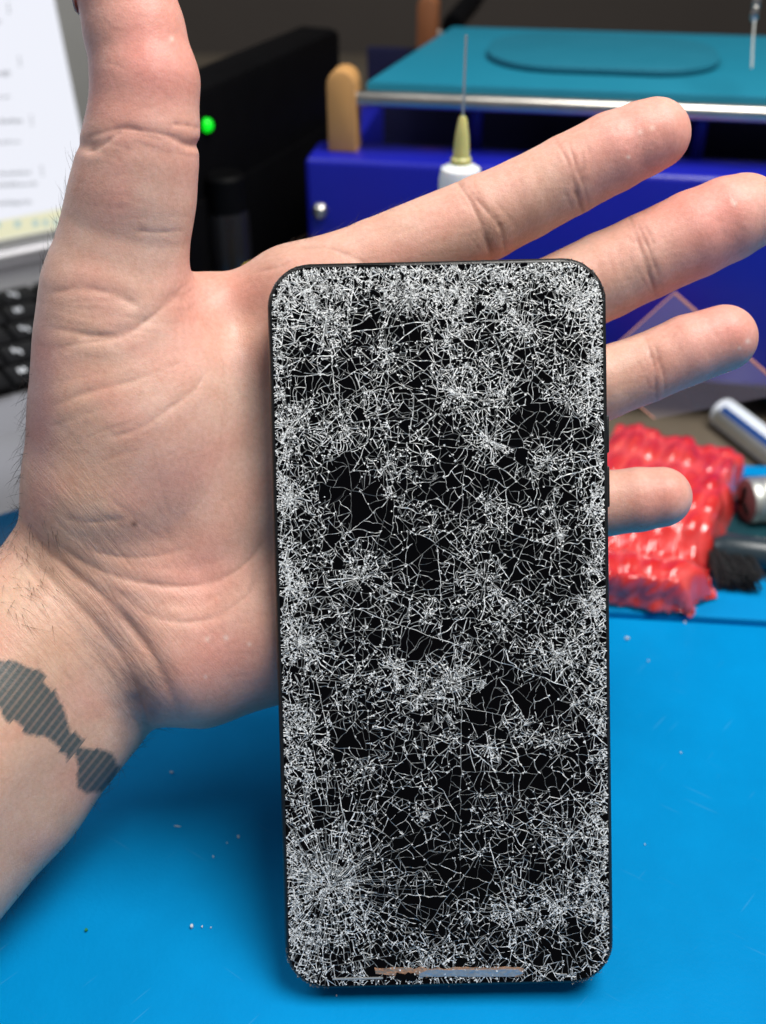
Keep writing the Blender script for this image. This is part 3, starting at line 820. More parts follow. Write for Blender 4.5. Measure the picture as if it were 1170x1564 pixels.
mixc(pale, .55 * blob(270, 560, 90, 120) + .5 * blob(360, 700, 80, 160) + .35 * blob(230, 320, 60, 60))
mixc(pink, 1.0 * blob(225, 80, 100, 130) + .35 * blob(185, 285, 24, 70) + .15 * blob(200, 640, 140, 160) + .2 * blob(220, 900, 90, 80) + .5 * blob(345, 445, 80, 50) + .55 * blob(290, 500, 40, 70) + .55 * blob(350, 1010, 90, 80) + .3 * blob(300, 720, 70, 90) + .35 * blob(310, 870, 90, 60))
mixc(pink, .95 * blob(985, 205, 100, 80) + .95 * blob(1110, 335, 120, 90) + .95 * blob(1100, 515, 95, 80) + .8 * blob(1010, 765, 80, 60) + .3 * blob(560, 380, 80, 40) + .3 * blob(690, 320, 60, 40))
mixc(purple, .75 * blob(60, 620, 30, 170) + .8 * blob(125, 90, 28, 110) + .15 * blob(240, 720, 60, 26, .5))  # purplish shade of the outer thumb edge painted into the skin colour
mixc(np.array([.26, .20, .19]), .95 * blob(212, 1060, 26, 32) + .6 * blob(235, 1088, 12, 18))
mixc(np.array([.30, .15, .11]), .62 * np.clip(red, 0, 1.1))
mixc(np.array([.20, .10, .06]), .9 * blob(205, 800, 5))
for (u, v, r_) in ((996, 195, 4), (978, 201, 3.5), (960, 240, 3), (1122, 311, 4), (1118, 306, 3), (1143, 521, 4), (1130, 532, 3), (317, 976, 4), (345, 974, 4), (381, 984, 3), (314, 1034, 3), (262, 60, 4)):
    mixc(np.array([.85, .72, .64]), .7 * blob(u, v, r_))
vn = np.sin(U_ * .021 + 1.9 * np.sin(V_ * .017)) * np.sin(V_ * .024 + 1.6 * np.sin(U_ * .019))
mixc(pink, np.clip(.28 * vn, 0, 1) * ff); mixc(pale, np.clip(-.22 * vn, 0, 1) * ff)
# back of the hand and forearm are a little browner
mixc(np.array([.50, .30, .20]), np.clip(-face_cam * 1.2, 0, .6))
# tattoo: signed distance (px) to the outline of two blocks of slanted bars
def poly_sd(poly):
    d, _ = seg_dist(poly + [poly[0]])
    ins = np.zeros(len(V), bool)
    for (x0, y0), (x1, y1) in zip(poly, poly[1:] + [poly[0]]):
        c = ((y0 > V_) != (y1 > V_)) & (U_ < (x1 - x0) * (V_ - y0) / ((y1 - y0) if y1 != y0 else 1e-9) + x0); ins ^= c
    return np.where(ins, d, -d)
t1 = poly_sd([(-90, 985),(-40,985),(0,1008),(22,1012),(60,1026),(85,1050),(98,1085),(108,1120),(120,1134),(150,1138),(176,1146),(188,1172),(180,1200),(160,1214),(130,1219),(114,1205),(112,1170),(106,1146),(92,1142),(70,1124),(40,1124),(10,1098),(0,1080),(-60,1060),(-100,1020)])
tat = np.where(ff > .3, t1, -30)
tat = np.clip(tat, -30, 30)
# wrinkle weights
wr = 1.0 * blob(150, 900, 190, 120, .75) + .25 * blob(110, 720, 90, 120) + .8 * blob(215, 1060, 40, 60) + .35 * blob(40, 1000, 120, 120)
wr = np.clip(wr, 0, 1)

Vw = np.array([[0, 0, H]]) + (V[:, :1] * np.array(ax_r)[None] + V[:, 1:2] * np.array(ax_d)[None] + V[:, 2:3] * np.array(ax_f)[None]) / 1000.0
me = bpy.data.meshes.new('person')
me.vertices.add(len(V)); me.vertices.foreach_set('co', Vw.astype(np.float32).ravel())
me.loops.add(F.size); me.loops.foreach_set('vertex_index', F.ravel().astype(np.int32))
me.polygons.add(len(F)); me.polygons.foreach_set('loop_start', np.arange(0, F.size, 4, dtype=np.int32))
me.update(calc_edges=True); me.validate()
a = me.attributes.new('skin', 'FLOAT_COLOR', 'POINT'); a.data.foreach_set('color', np.concatenate([np.clip(colr, 0, 1), np.ones((len(V), 1))], 1).astype(np.float32).ravel())
a = me.attributes.new('tattoo', 'FLOAT', 'POINT'); a.data.foreach_set('value', tat.astype(np.float32))
a = me.attributes.new('wrinkle', 'FLOAT', 'POINT'); a.data.foreach_set('value', wr.astype(np.float32))
a = me.attributes.new('palm_uv', 'FLOAT_VECTOR', 'POINT'); a.data.foreach_set('vector', np.stack([U_ / 1000, V_ / 1000, np.zeros(len(V))], 1).astype(np.float32).ravel())

ms, nt, b = new_mat('skin'); L_ = nt.links
def math_n(op, x, y=None, z=None):
    n = nt.nodes.new('ShaderNodeMath'); n.operation = op
    for i, q in enumerate((x, y, z)):
        if q is None: continue
        if isinstance(q, (int, float)): n.inputs[i].default_value = q
        else: L_.new(q, n.inputs[i])
    return n.outputs[0]
tc = N(nt, 'ShaderNodeTexCoord')
sk = N(nt, 'ShaderNodeAttribute', attribute_name='skin'); ta = N(nt, 'ShaderNodeAttribute', attribute_name='tattoo')
wa = N(nt, 'ShaderNodeAttribute', attribute_name='wrinkle'); ua = N(nt, 'ShaderNodeAttribute', attribute_name='palm_uv')
# mottling
n1 = N(nt, 'ShaderNodeTexNoise', Scale=130.0, Detail=5.0, Roughness=.65); L_.new(tc.outputs['Object'], n1.inputs['Vector'])
n2 = N(nt, 'ShaderNodeTexNoise', Scale=900.0, Detail=3.0); L_.new(tc.outputs['Object'], n2.inputs['Vector'])
mot = N(nt, 'ShaderNodeMix', data_type='RGBA', blend_type='MULTIPLY'); mot.inputs['Factor'].default_value = 1
crm = N(nt, 'ShaderNodeValToRGB'); crm.color_ramp.elements[0].position = .3; crm.color_ramp.elements[1].position = .7
crm.color_ramp.elements[0].color = (.93, .84, .80, 1); crm.color_ramp.elements[1].color = (1.04, 1.06, 1.06, 1)
L_.new(n1.outputs['Fac'], crm.inputs['Fac']); L_.new(sk.outputs['Color'], mot.inputs['A']); L_.new(crm.outputs['Color'], mot.inputs['B'])
mot2 = N(nt, 'ShaderNodeMix', data_type='RGBA', blend_type='MULTIPLY'); mot2.inputs['Factor'].default_value = 1
crm2 = N(nt, 'ShaderNodeValToRGB'); crm2.color_ramp.elements[0].position = .3; crm2.color_ramp.elements[1].position = .7
crm2.color_ramp.elements[0].color = (.93, .9, .88, 1); crm2.color_ramp.elements[1].color = (1.03, 1.03, 1.03, 1)
L_.new(n2.outputs['Fac'], crm2.inputs['Fac']); L_.new(mot.outputs['Result'], mot2.inputs['A']); L_.new(crm2.outputs['Color'], mot2.inputs['B'])
# directional wrinkles
mp = N(nt, 'ShaderNodeMapping'); mp.inputs['Rotation'].default_value = (0, 0, R(-50)); mp.inputs['Scale'].default_value = (14, 105, 1)
mp.vector_type = 'POINT'
L_.new(ua.outputs['Vector'], mp.inputs['Vector'])
rotn = N(nt, 'ShaderNodeVectorRotate', rotation_type='Z_AXIS'); rotn.inputs['Angle'].default_value = R(-49)
L_.new(ua.outputs['Vector'], rotn.inputs['Vector'])
mp2 = N(nt, 'ShaderNodeMapping'); mp2.inputs['Scale'].default_value = (11, 88, 1); L_.new(rotn.outputs['Vector'], mp2.inputs['Vector'])
nw = N(nt, 'ShaderNodeTexNoise', Scale=1.0, Detail=2.5, Roughness=.6, Distortion=.6); L_.new(mp2.outputs['Vector'], nw.inputs['Vector'])
wl = math_n('ABSOLUTE', math_n('SUBTRACT', nw.outputs['Fac'], .5)); wl = math_n('MINIMUM', math_n('MULTIPLY', wl, 9.0), 1.0)
wdark = math_n('MULTIPLY', math_n('SUBTRACT', 1.0, wl), wa.outputs['Fac'])
mixw = N(nt, 'ShaderNodeMix', data_type='RGBA'); L_.new(math_n('MULTIPLY', wdark, .12), mixw.inputs['Factor'])
L_.new(mot2.outputs['Result'], mixw.inputs['A']); mixw.inputs['B'].default_value = (.27, .15, .10, 1)
# tattoo bars
ts = N(nt, 'ShaderNodeVectorRotate', rotation_type='Z_AXIS'); ts.inputs['Angle'].default_value = R(52); L_.new(ua.outputs['Vector'], ts.inputs['Vector'])
sx = N(nt, 'ShaderNodeSeparateXYZ'); L_.new(ts.outputs['Vector'], sx.inputs['Vector'])
barf = math_n('MULTIPLY', sx.outputs['Y'], 1000 / 10.5)
bidx = math_n('FLOOR', math_n('MULTIPLY', barf, .5))
wn = N(nt, 'ShaderNodeTexWhiteNoise', noise_dimensions='1D'); L_.new(bidx, wn.inputs['W'])
tn = N(nt, 'ShaderNodeTexNoise', Scale=260.0, Detail=3.0); L_.new(ua.outputs['Vector'], tn.inputs['Vector'])
tj = math_n('ADD', math_n('ADD', ta.outputs['Fac'], math_n('MULTIPLY', math_n('SUBTRACT', tn.outputs['Fac'], .5), 7.0)), math_n('MULTIPLY', math_n('SUBTRACT', wn.outputs['Value'], .5), 18.0))
tm = N(nt, 'ShaderNodeMapRange'); tm.inputs['From Min'].default_value = -3.5; tm.inputs['From Max'].default_value = 3.5; L_.new(tj, tm.inputs['Value'])
sn = math_n('SINE', math_n('MULTIPLY', barf, 2 * math.pi))
snm = N(nt, 'ShaderNodeMapRange'); snm.inputs['From Min'].default_value = -.95; snm.inputs['From Max'].default_value = .1; snm.inputs['To Min'].default_value = .73; snm.inputs['To Max'].default_value = .93; L_.new(sn, snm.inputs['Value'])
ht = math_n('SINE', math_n('MULTIPLY', sx.outputs['X'], 1000 * 2 * math.pi / 9.0))
htm = math_n('MULTIPLY', math_n('ADD', math_n('MULTIPLY', ht, .015), .98), snm.outputs['Result'])
tfac = math_n('MULTIPLY', math_n('MULTIPLY', tm.outputs['Result'], htm), 1.0)
mixt = N(nt, 'ShaderNodeMix', data_type='RGBA'); L_.new(tfac, mixt.inputs['Factor']); L_.new(mixw.outputs['Result'], mixt.inputs['A']); mixt.inputs['B'].default_value = (.040, .075, .082, 1)
L_.new(mixt.outputs['Result'], b.inputs['Base Color'])
# bump: pores + fine lines + wrinkles
vor = N(nt, 'ShaderNodeTexVoronoi', Scale=1500.0); vor.feature = 'DISTANCE_TO_EDGE'; L_.new(tc.outputs['Object'], vor.inputs['Vector'])
hh = math_n('ADD', math_n('MULTIPLY', math_n('MINIMUM', vor.outputs['Distance'], .3), .35), math_n('MULTIPLY', n2.outputs['Fac'], .35))
hh = math_n('ADD', hh, math_n('MULTIPLY', math_n('MULTIPLY', wl, wa.outputs['Fac']), .3))
bp = N(nt, 'ShaderNodeBump', Strength=.55, Distance=.0003); L_.new(hh, bp.inputs['Height']); L_.new(bp.outputs['Normal'], b.inputs['Normal'])
b.inputs['Subsurface Weight'].default_value = .35
b.inputs['Subsurface Radius'].default_value = (1.0, .36, .18)
b.inputs['Subsurface Scale'].default_value = .0022
b.inputs['Roughness'].default_value = .47
b.inputs['Specular IOR Level'].default_value = .38
# origin at the wrist
wrist = Vector(cam2world(C3(150, 980, 268)))
me.transform(Matrix.Translation(-wrist))
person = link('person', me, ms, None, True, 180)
person.location = wrist
tag(person, 'bare left hand with open fingers and a grey barred wrist tattoo, propping up the phone', 'person')

# nails (shells on the back of each finger end)
def nail(tip, base_, back, w, L):
    """tip, base_: (u,v,z) points on the axis; back: camera-space direction of the nail side; w mm"""
    A, B = C3(*base_[:3]), C3(*tip[:3]); ax_ = (B - A) / np.linalg.norm(B - A)
    bk = np.array(back, float); bk -= ax_ * bk.dot(ax_); bk /= np.linalg.norm(bk); sd = np.cross(ax_, bk)
    rad = w
    bm = bmesh.new(); rows = []
    for i in range(9):
        t = i / 8; row = []
        for j in range(11):
            s = (j / 10 - .5) * 2; th = s * 1.0 * (1 - .25 * max(0, .25 - t) * 4)
            r = rad * (1.02 - .10 * max(0, t - .6))
            p = B + ax_ * (L * (t - .62) + (1 - s * s) * .9 * (t)) + bk * (r * math.cos(th)) + sd * (r * math.sin(th))
            row.append(bm.verts.new(cam2world(p) - wrist))
        rows.append(row)
    for a_, b2 in zip(rows, rows[1:]):
        for j in range(10): bm.faces.new((a_[j], a_[j + 1], b2[j + 1], b2[j]))
    bmesh.ops.recalc_face_normals(bm, faces=bm.faces)
    bmesh.ops.solidify(bm, geom=bm.faces, thickness=.0004)
    return obj('fingernail', bm, M_nail, person, angle=180)
nail((172,-75,229),(208,45,231),(-.85,-.1,.45),11.0,16)
nail((1000,205,252.6),(935,234,253.5),(-.15,-.3,1),8.6,12)
nail((1135,326,258),(1060,358,259),(-.1,-.3,1),9.7,12.5)
nail((1105,517,259.5),(1050,535,260.5),(0,-.2,1),8.0,12)
nail((1010,759,261.5),(975,763,262.5),(0.1,-.1,1),7.3,10)

# short hairs on the forearm, the thumb's outer edge and the index finger
bm = bmesh.new()
NR = vnormals(V, F)
def hairs(n, cond, dir_fn, Lr, rad=.032):
    ids = np.nonzero(cond)[0]
    if len(ids) == 0: return
    for i in rng.choice(ids, min(n, len(ids)), replace=False):
        p = V[i]; nn = NR[i]; d = np.array(dir_fn(U_[i], V_[i]), float) + rng.normal(0, .28, 3)
        d -= nn * d.dot(nn); d /= np.linalg.norm(d) + 1e-9
        L = rng.uniform(*Lr); lift = rng.uniform(.25, .8)
        q = []
        for k in range(5):
            t = k / 4
            q.append(cam2world(p - nn * .1 + d * L * t + nn * L * (lift * t - .35 * lift * t * t)) - wrist)
        add_tube(bm, q, lambda t: rad * mm * (1.15 - .9 * t), 4)
edge = (face_cam > -.35) & (face_cam < .3)
hairs(100, (U_ < 60) & (V_ > 560) & (V_ < 800) & edge, lambda u, v: (-1, .1, 0), (3, 7.5))
hairs(60, (U_ < 120) & (V_ > 230) & (V_ < 420) & edge & (U_ > 30), lambda u, v: (-.8, -.9, 0), (3, 6), .024)
hairs(120, (U_ < 90) & (V_ > 790) & (V_ < 960) & (face_cam > .1), lambda u, v: (.5, .8, 0), (2.5, 6))
hairs(46, (U_ > 440) & (U_ < 640) & (V_ < 400) & edge, lambda u, v: (.2, -1, 0), (1.6, 4), .022)
hairs(60, (U_ > 120) & (U_ < 260) & (V_ > 1110) & (V_ < 1230) & edge, lambda u, v: (.9, .4, 0), (2.5, 5.5))
hairs(60, (U_ > -20) & (U_ < 130) & (V_ > 1230) & edge, lambda u, v: (.6, .7, 0), (2, 4.5), .024)
hr = obj('body_hair', bm, M_hair, person, smooth=False); hr['kind'] = 'stuff'

# ------------------------------------------------------------------ LAPTOP (left background)
LZ = 0.032
a0, a1 = G(0, 367, LZ), G(75, 352, LZ)
lx = Vector((a1.x - a0.x, a1.y - a0.y, 0)).normalized(); ly = Vector((-lx.y, lx.x, 0))
lyaw = math.atan2(lx.y, lx.x)
corner = G(152, 338, LZ)                     # lower right corner of the lit screen
best = None
for k in range(0, 60):
    tl = R(-5 + k); up = Vector((0, 0, 1)) * math.cos(tl) + ly * math.sin(tl)
    u, v, _ = proj(corner + up * .14)
    ul = 152 + (110 - 152) * (338 - v) / 338.0
    if best is None or abs(u - ul) < best[0]: best = (abs(u - ul), tl)
tilt = min(max(best[1], R(8)), R(28))
lup = Vector((0, 0, 1)) * math.cos(tilt) + ly * math.sin(tilt)
ln = lx.cross(lup)                            # out of the back or front
if ln.dot(CAM - corner) < 0: ln = -ln
front = G(0, 757, 0.016)
depth = (corner - front).dot(ly) + .012
lroot_p = corner + lx * .018; lroot_p = Vector((lroot_p.x, lroot_p.y, TZ)) - ly * .0
lap_root = empty('laptop', lroot_p, lyaw)
tag(lap_root, 'silver laptop with black keys and a bright white page on screen, behind the hand', 'laptop')
def LB(p):                                    # world -> laptop local
    return Matrix.Rotation(-lyaw, 3, 'Z') @ (Vector(p) - lroot_p)
DZ = 0.020 - TZ                               # deck height, local
LW = .34
bm = bmesh.new(); add_box(bm, (-LW / 2, -depth / 2, DZ / 2 + .001), (LW, depth, DZ - .002), .003, seg=3); obj('base', bm, M_silver, lap_root)
bm = bmesh.new(); add_cyl(bm, (-LW + .03, -.004, DZ + .004), (-.03, -.004, DZ + .004), .007, 20); obj('hinge', bm, M_silver, lap_root)
# lid
c_l = LB(corner); Ml = Matrix.Translation(c_l) @ Matrix.Rotation(-tilt, 4, 'X')      # local x right, z up the lid, -y to the viewer
sw, sh = .31, .19
bm = bmesh.new(); add_box(bm, (-sw / 2 + .003, .0045, sh / 2 - .001), (sw + .030, .007, sh + .034), .003, seg=3); bmesh.ops.transform(bm, matrix=Ml, verts=bm.verts); obj('lid', bm, M_bezel, lap_root)
bm = bmesh.new(); vs = [bm.verts.new(Ml @ Vector(p)) for p in ((-sw, .0006, 0), (0, .0006, 0), (0, .0006, sh), (-sw, .0006, sh))]; bm.faces.new(vs)
scr = obj('screen', bm, M_screen, lap_root, smooth=False)
bm = bmesh.new(); vs = [bm.verts.new(Ml @ Vector(p)) for p in ((-sw, .0003, 0.0005), (0, .0003, .0005), (0, .0003, .0105), (-sw, .0003, .0105))]; bm.faces.new(vs)
tb = obj('taskbar', bm, M_taskbar, scr, smooth=False)
bm = bmesh.new(); bm2 = bmesh.new()
pn = ln; pp = corner
def on_screen(u, v):
    q = LB(ray_plane(u, v, pp, pn)); q = Ml.inverted() @ q; return q
def quad_on(bmx, u0, v0, u1, v1, off=-.0003):
    q = [on_screen(*p) for p in ((u0, v0), (u0, v1), (u1, v1), (u1, v0))]
    vs = [bmx.verts.new(Ml @ Vector((p.x, off, p.z))) for p in q]; bmx.faces.new(vs)
def text_row(u0, u1, v, h, seed):
    r_ = random.Random(seed); u = u0
    while u < u1:
        w = r_.uniform(1.5, 3.6)
        vv = v - (u - u0) * .03
        quad_on(bm, u, vv + r_.uniform(-.5, h * .35), min(u + w, u1), vv + h * r_.uniform(.75, 1.1))
        u += w + r_.uniform(.9, 2.0)
for (u0, u1, v, h) in ((-10,15,108,9),(-10,14,146,4),(-10,35,182,7),(-10,31,215,5),(-10,46,262,6),(-10,56,279,7),(-10,50,307,7),(-30,-10,60,6),(-30,2,32,5)):
    text_row(u0, u1, v, h, int(v))
for (u, v) in ((12, 14), (29, 95), (47, 185), (63, 262)):
    for k in range(3): quad_on(bm, u - 1.5 + k * .8, v - 9 + k * 6, u + 1.5 + k * .8, v - 5.5 + k * 6)
obj('screen_text', bm, M_text, scr, smooth=False)
for k, (u, w) in enumerate(((-14, 14), (22, 9), (50, 8), (66, 7), (82, 8))):
    quad_on(bm2, u, 338 - k, u + w, 348 - k)
obj('taskbar_icons', bm2, M_icon, scr, smooth=False)
# keyboard: well and keys
def deck(u, v): return LB(G(u, v, 0.020))
kt = deck(0, 452).y; kb = deck(0, 607).y
bm = bmesh.new(); add_box(bm, (-.16, (kt + kb) / 2, DZ + .0004), (.29, kt - kb, .0012), .0004); obj('keyboard_well', bm, M_black, lap_root)
rows = 5; pitch = (kt - kb) / rows; kid = 0
x_right = -.02
for r_ in range(rows):
    for c_ in range(7):
        x = deck(42, 500).x - .012 + (2 - c_) * .0185 - (.004 * (r_ % 3)); y = kt - pitch * (r_ + .5)
        if x > -.02 or x < -.29: continue
        bm = bmesh.new(); add_box(bm, (x, y, DZ + .0022), (.0163, pitch * .88, .0022), .0006)
        ky = obj('key', bm, M_key, lap_root)
        bm = bmesh.new()
        for j in range(2): add_box(bm, (x - .003 + .0022 * j, y + .002 - .003 * (j if (r_ + c_) % 2 else 0), DZ + .0035), (.0011, .0045, .0003))
        add_box(bm, (x - .0019, y + .001, DZ + .00352), (.0016, .0011, .0003))
        obj('key_legend', bm, M_legend, ky, smooth=False)
bm = bmesh.new(); add_box(bm, (-.17, kb - .06, DZ + .0003), (.10, .055, .0008), .0003); obj('touchpad', bm, M_silver, lap_root)

# ------------------------------------------------------------------ LCD SEPARATOR MACHINE
HB = 0.106
P0 = G(464, 241, HB)
MYAW = R(-9)
mach = empty('heating_machine', (P0.x, P0.y, TZ), MYAW)
tag(mach, 'deep blue screen separator machine with tan brackets, steel rail and teal heating plate', 'machine')
def MLc(p): return Matrix.Rotation(-MYAW, 3, 'Z') @ (Vector(p) - Vector((P0.x, P0.y, TZ)))
MW, MD = .30, .15
zb = HB - TZ
bm = bmesh.new()
FT = .020
add_box(bm, (MW / 2, .014, (zb + FT) / 2), (MW, .028, zb - FT), .003, seg=3)
add_box(bm, (MW / 2, MD - .010, zb / 2 - .01), (MW, .02, zb - .062), .003, seg=3)
add_box(bm, (.006, MD / 2, zb / 2 + .006), (.012, MD - .02, zb - .032), .002)
add_box(bm, (MW - .006, MD / 2, zb / 2 + .006), (.012, MD - .02, zb - .032), .002)
obj('housing', bm, M_blue, mach)
bm = bmesh.new(); add_box(bm, (MW / 2, MD + .003, zb / 2 + .014), (MW - .002, .004, zb), .001); obj('rear_panel', bm, M_bluedark, mach)  # dark backing added behind the recess to keep it looking shaded
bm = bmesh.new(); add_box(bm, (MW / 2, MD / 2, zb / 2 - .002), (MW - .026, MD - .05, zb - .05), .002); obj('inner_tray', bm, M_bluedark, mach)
bm = bmesh.new(); add_box(bm, (MW / 2 + .12, -.0012, zb - .012), (MW * .5, .0024, .004), .0008); obj('front_trim', bm, M_blue, mach)
for fx in (.025, MW - .025):
    for fy in (.02, MD - .02):
        bm = bmesh.new(); add_lathe(bm, (fx, fy, 0), (fx, fy, FT + .004), [(0, .008), (.1, .009), (1, .0105)], 20); obj('rubber_foot', bm, M_black, mach)
# plate
pz = .1335 - TZ
fl_, fr_, bl_ = MLc(G(560, 124, .1335)), MLc(G(1170, 152, .1335)), MLc(G(690, 40, .1335))
px0 = fl_.x; py0 = fl_.y; py1 = bl_.y
bm = bmesh.new()
sk_ = (bl_.x - fl_.x)
add_prism(bm, [(px0, py0), (px0 + .235, py0), (px0 + .235 + sk_ * .3, py1), (px0 + sk_, py1)], pz - .007, pz, .0012)
plate = obj('heating_plate', bm, M_teal, mach)
q0, q1 = MLc(G(742, 88, .1345)), MLc(G(1098, 92, .1345)); qf, qb = MLc(G(920, 112, .1345)), MLc(G(920, 58, .1345))
bm = bmesh.new(); add_prism(bm, rrect(abs(q1.x - q0.x), qb.y - qf.y, (qb.y - qf.y) * .42, 10, (q0.x + q1.x) / 2, (qf.y + qb.y) / 2), pz + .0002, pz + .0032, .0008)
obj('phone_pad', bm, mat('pad_silicone', (0.003, 0.135, 0.205), 0.6, var=.06), plate)
# support posts
for x in (px0 + .045, px0 + .14, px0 + .21):
    bm = bmesh.new(); add_cyl(bm, (x, py0 + .02, zb - .03), (x, py0 + .02, pz - .007), .003, 14); obj('support_post', bm, M_blue, mach)
# brackets and rails
def bracket(u0, u1, vtop, y_off, zbase, m, nm):
    pA, pB = MLc(G(u0, vtop, .139)), MLc(G(u1, vtop, .139))
    return pA, pB
yb = .010
bx0 = MLc(ray_plane(499, 170, P0 + Matrix.Rotation(MYAW, 3, 'Z') @ Vector((0, yb, 0)), Matrix.Rotation(MYAW, 3, 'Z') @ Vector((0, 1, 0))))
bx1 = MLc(ray_plane(543, 170, P0 + Matrix.Rotation(MYAW, 3, 'Z') @ Vector((0, yb, 0)), Matrix.Rotation(MYAW, 3, 'Z') @ Vector((0, 1, 0))))
bt = MLc(ray_plane(520, 108, P0 + Matrix.Rotation(MYAW, 3, 'Z') @ Vector((0, yb, 0)), Matrix.Rotation(MYAW, 3, 'Z') @ Vector((0, 1, 0)))).z
def bracket_at(x0, x1, y, thick, z0, z1, m):
    bm = bmesh.new(); w = x1 - x0; r = w * .5
    prof = [(x0, z0), (x1, z0)] + [(x0 + w / 2 + r * math.cos(a), z1 - r + r * math.sin(a)) for a in [math.pi * k / 12 for k in range(13)]]
    add_prism(bm, prof, -thick / 2, thick / 2, .0012)
    bmesh.ops.transform(bm, matrix=Matrix.Translation((0, y, 0)) @ Matrix.Rotation(R(90), 4, 'X'), verts=bm.verts)
    return obj('rail_bracket', bm, m, mach)
bracket_at(bx0.x, bx1.x, yb + .007, .014, zb, bt, M_tan)
bracket_at(MW - .03, MW - .02, yb + .007, .014, zb, bt, M_tan)
bb0, bb1 = MLc(G(618, 40, .14)), MLc(G(652, 40, .14))
bracket_at(bb0.x, bb1.x, py1 + .012, .014, zb - .004, bb0.z + .006, M_tandark)
rz = MLc(ray_plane(700, 161, P0 + Matrix.Rotation(MYAW, 3, 'Z') @ Vector((0, yb, 0)), Matrix.Rotation(MYAW, 3, 'Z') @ Vector((0, 1, 0)))).z
bm = bmesh.new(); add_cyl(bm, (bx1.x + .0002, yb + .005, rz), (MW - .031, yb + .005, rz), .0033, 24); obj('front_rail', bm, M_chrome, mach)
bm = bmesh.new(); add_cyl(bm, (bb1.x + .0002, py1 + .012, rz), (MW - .03, py1 + .012, rz), .0033, 20); obj('rear_rail', bm, M_chrome, mach)
sp = MLc(ray_plane(489, 322, P0, Matrix.Rotation(MYAW, 3, 'Z') @ Vector((0, 1, 0))))
bm = bmesh.new(); add_lathe(bm, (sp.x, 0.0005, sp.z), (sp.x, -.0035, sp.z), [(0, .0037), (.4, .0034), (.8, .0022), (1, .0008)], 18); obj('screw', bm, M_chrome, mach)

# ------------------------------------------------------------------ SYRINGE standing before the machine
sz = .362
s_top = P(704, 248, sz); s_b = Vector((s_top.x, s_top.y, TZ))
syr = empty('syringe', (s_b.x, s_b.y, TZ))
tag(syr, 'white dispensing syringe with yellow needle hub standing upright before the blue machine', 'syringe')
zt = s_top.z - TZ
def up_vec(h): return (0.0, 0.0, h)
bm = bmesh.new(); add_lathe(bm, up_vec(0.003), up_vec(zt), [(0, .0075), (.96, .0075), (.985, .0068), (1, .003)], 24); obj('barrel', bm, M_barrel, syr)
bm = bmesh.new(); add_lathe(bm, up_vec(0), up_vec(.003), [(0, .012), (1, .012)], 24); obj('flange', bm, M_barrel, syr)
hub_h = (P(704, 165, sz).z - s_top.z)
bm = bmesh.new(); add_lathe(bm, up_vec(zt - .0005), up_vec(zt + hub_h), [(0, .0036), (.12, .0036), (.16, .0029), (.6, .0024), (.95, .0014), (1, .0010)], 18); obj('needle_hub', bm, M_yhub, syr)
n_h = (P(709, 28, sz).z - s_top.z)
bm = bmesh.new(); add_cyl(bm, up_vec(zt + hub_h), up_vec(zt + n_h), .00042, 10); obj('needle', bm, M_steel, syr)

# ------------------------------------------------------------------ black box with green LED, bottle, cable, pull chain
pA, pB = G(302, 138, .135), G(522, 42, .135)
bx = Vector((pB.x - pA.x, pB.y - pA.y, 0)); bL = bx.length; bx.normalize(); byaw = math.atan2(bx.y, bx.x)
pA0 = pA - bx * .03
box = empty('speaker_box', (pA0.x, pA0.y, TZ), byaw)
tag(box, 'black box with a glowing green power light behind the thumb', 'device')
bz = .135 - TZ
bm = bmesh.new(); add_box(bm, ((bL + .03) / 2, .012, bz / 2), (bL + .03, .024, bz), .004, seg=2); obj('case', bm, M_black, box)
fn = Vector((bx.y, -bx.x, 0))
lp_ = ray_plane(314, 191, pA, fn); q = Matrix.Rotation(-byaw, 3, 'Z') @ (lp_ - Vector((pA0.x, pA0.y, TZ)))
bm = bmesh.new(); bmesh.ops.create_uvsphere(bm, u_segments=16, v_segments=10, radius=.0029, matrix=Matrix.Translation((q.x, -.0005, q.z))); obj('power_light', bm, M_led, box)
bm = bmesh.new(); add_box(bm, ((bL + .03) / 2, -.0004, bz * .45), (bL + .01, .0016, bz * .5), .0006); obj('front_grille', bm, M_black, box)

bp_ = G(352, 420, TZ); bp_ = P(354, 400, .46); 
bot = empty('spray_bottle', (bp_.x, bp_.y, TZ)); tag(bot, 'glossy black bottle in the dark gap between thumb and blue machine', 'bottle')
bh = P(354, 235, .46).z - TZ
bm = bmesh.new(); add_lathe(bm, (0, 0, 0), (0, 0, bh), [(0, .008), (.05, .009), (.84, .009), (.86, .008)], 28); obj('bottle_body', bm, M_gloss, bot)
bm = bmesh.new(); add_lathe(bm, (0, 0, bh * .86), (0, 0, bh), [(0, .0085), (.9, .0085), (1, .007)], 24); obj('cap', bm, M_black, bot)

yp = P(398, 408, .40)
o = None
bm = bmesh.new(); add_lathe(bm, (0, 0, 0), (0, 0, yp.z - TZ), [(0, .011), (.85, .011), (.92, .008), (1, .007)], 24)
o = obj('flux_jar', bm, M_yellow); o.location = (yp.x, yp.y, TZ)
tag(o, 'small dull yellow jar peeking over the web of the thumb', 'jar')

cpts = [P(760, -60, .62), P(735, -20, .60), P(716, 8, .575), P(700, 26, .555), P(690, 40, .54)]
cb0 = cpts[0]
bm = bmesh.new(); add_tube(bm, [p - cb0 for p in cpts], .0055, 10)
o = obj('cable', bm, M_black); o.location = cb0; tag(o, 'thick black cable hanging above the back of the teal plate', 'cable')

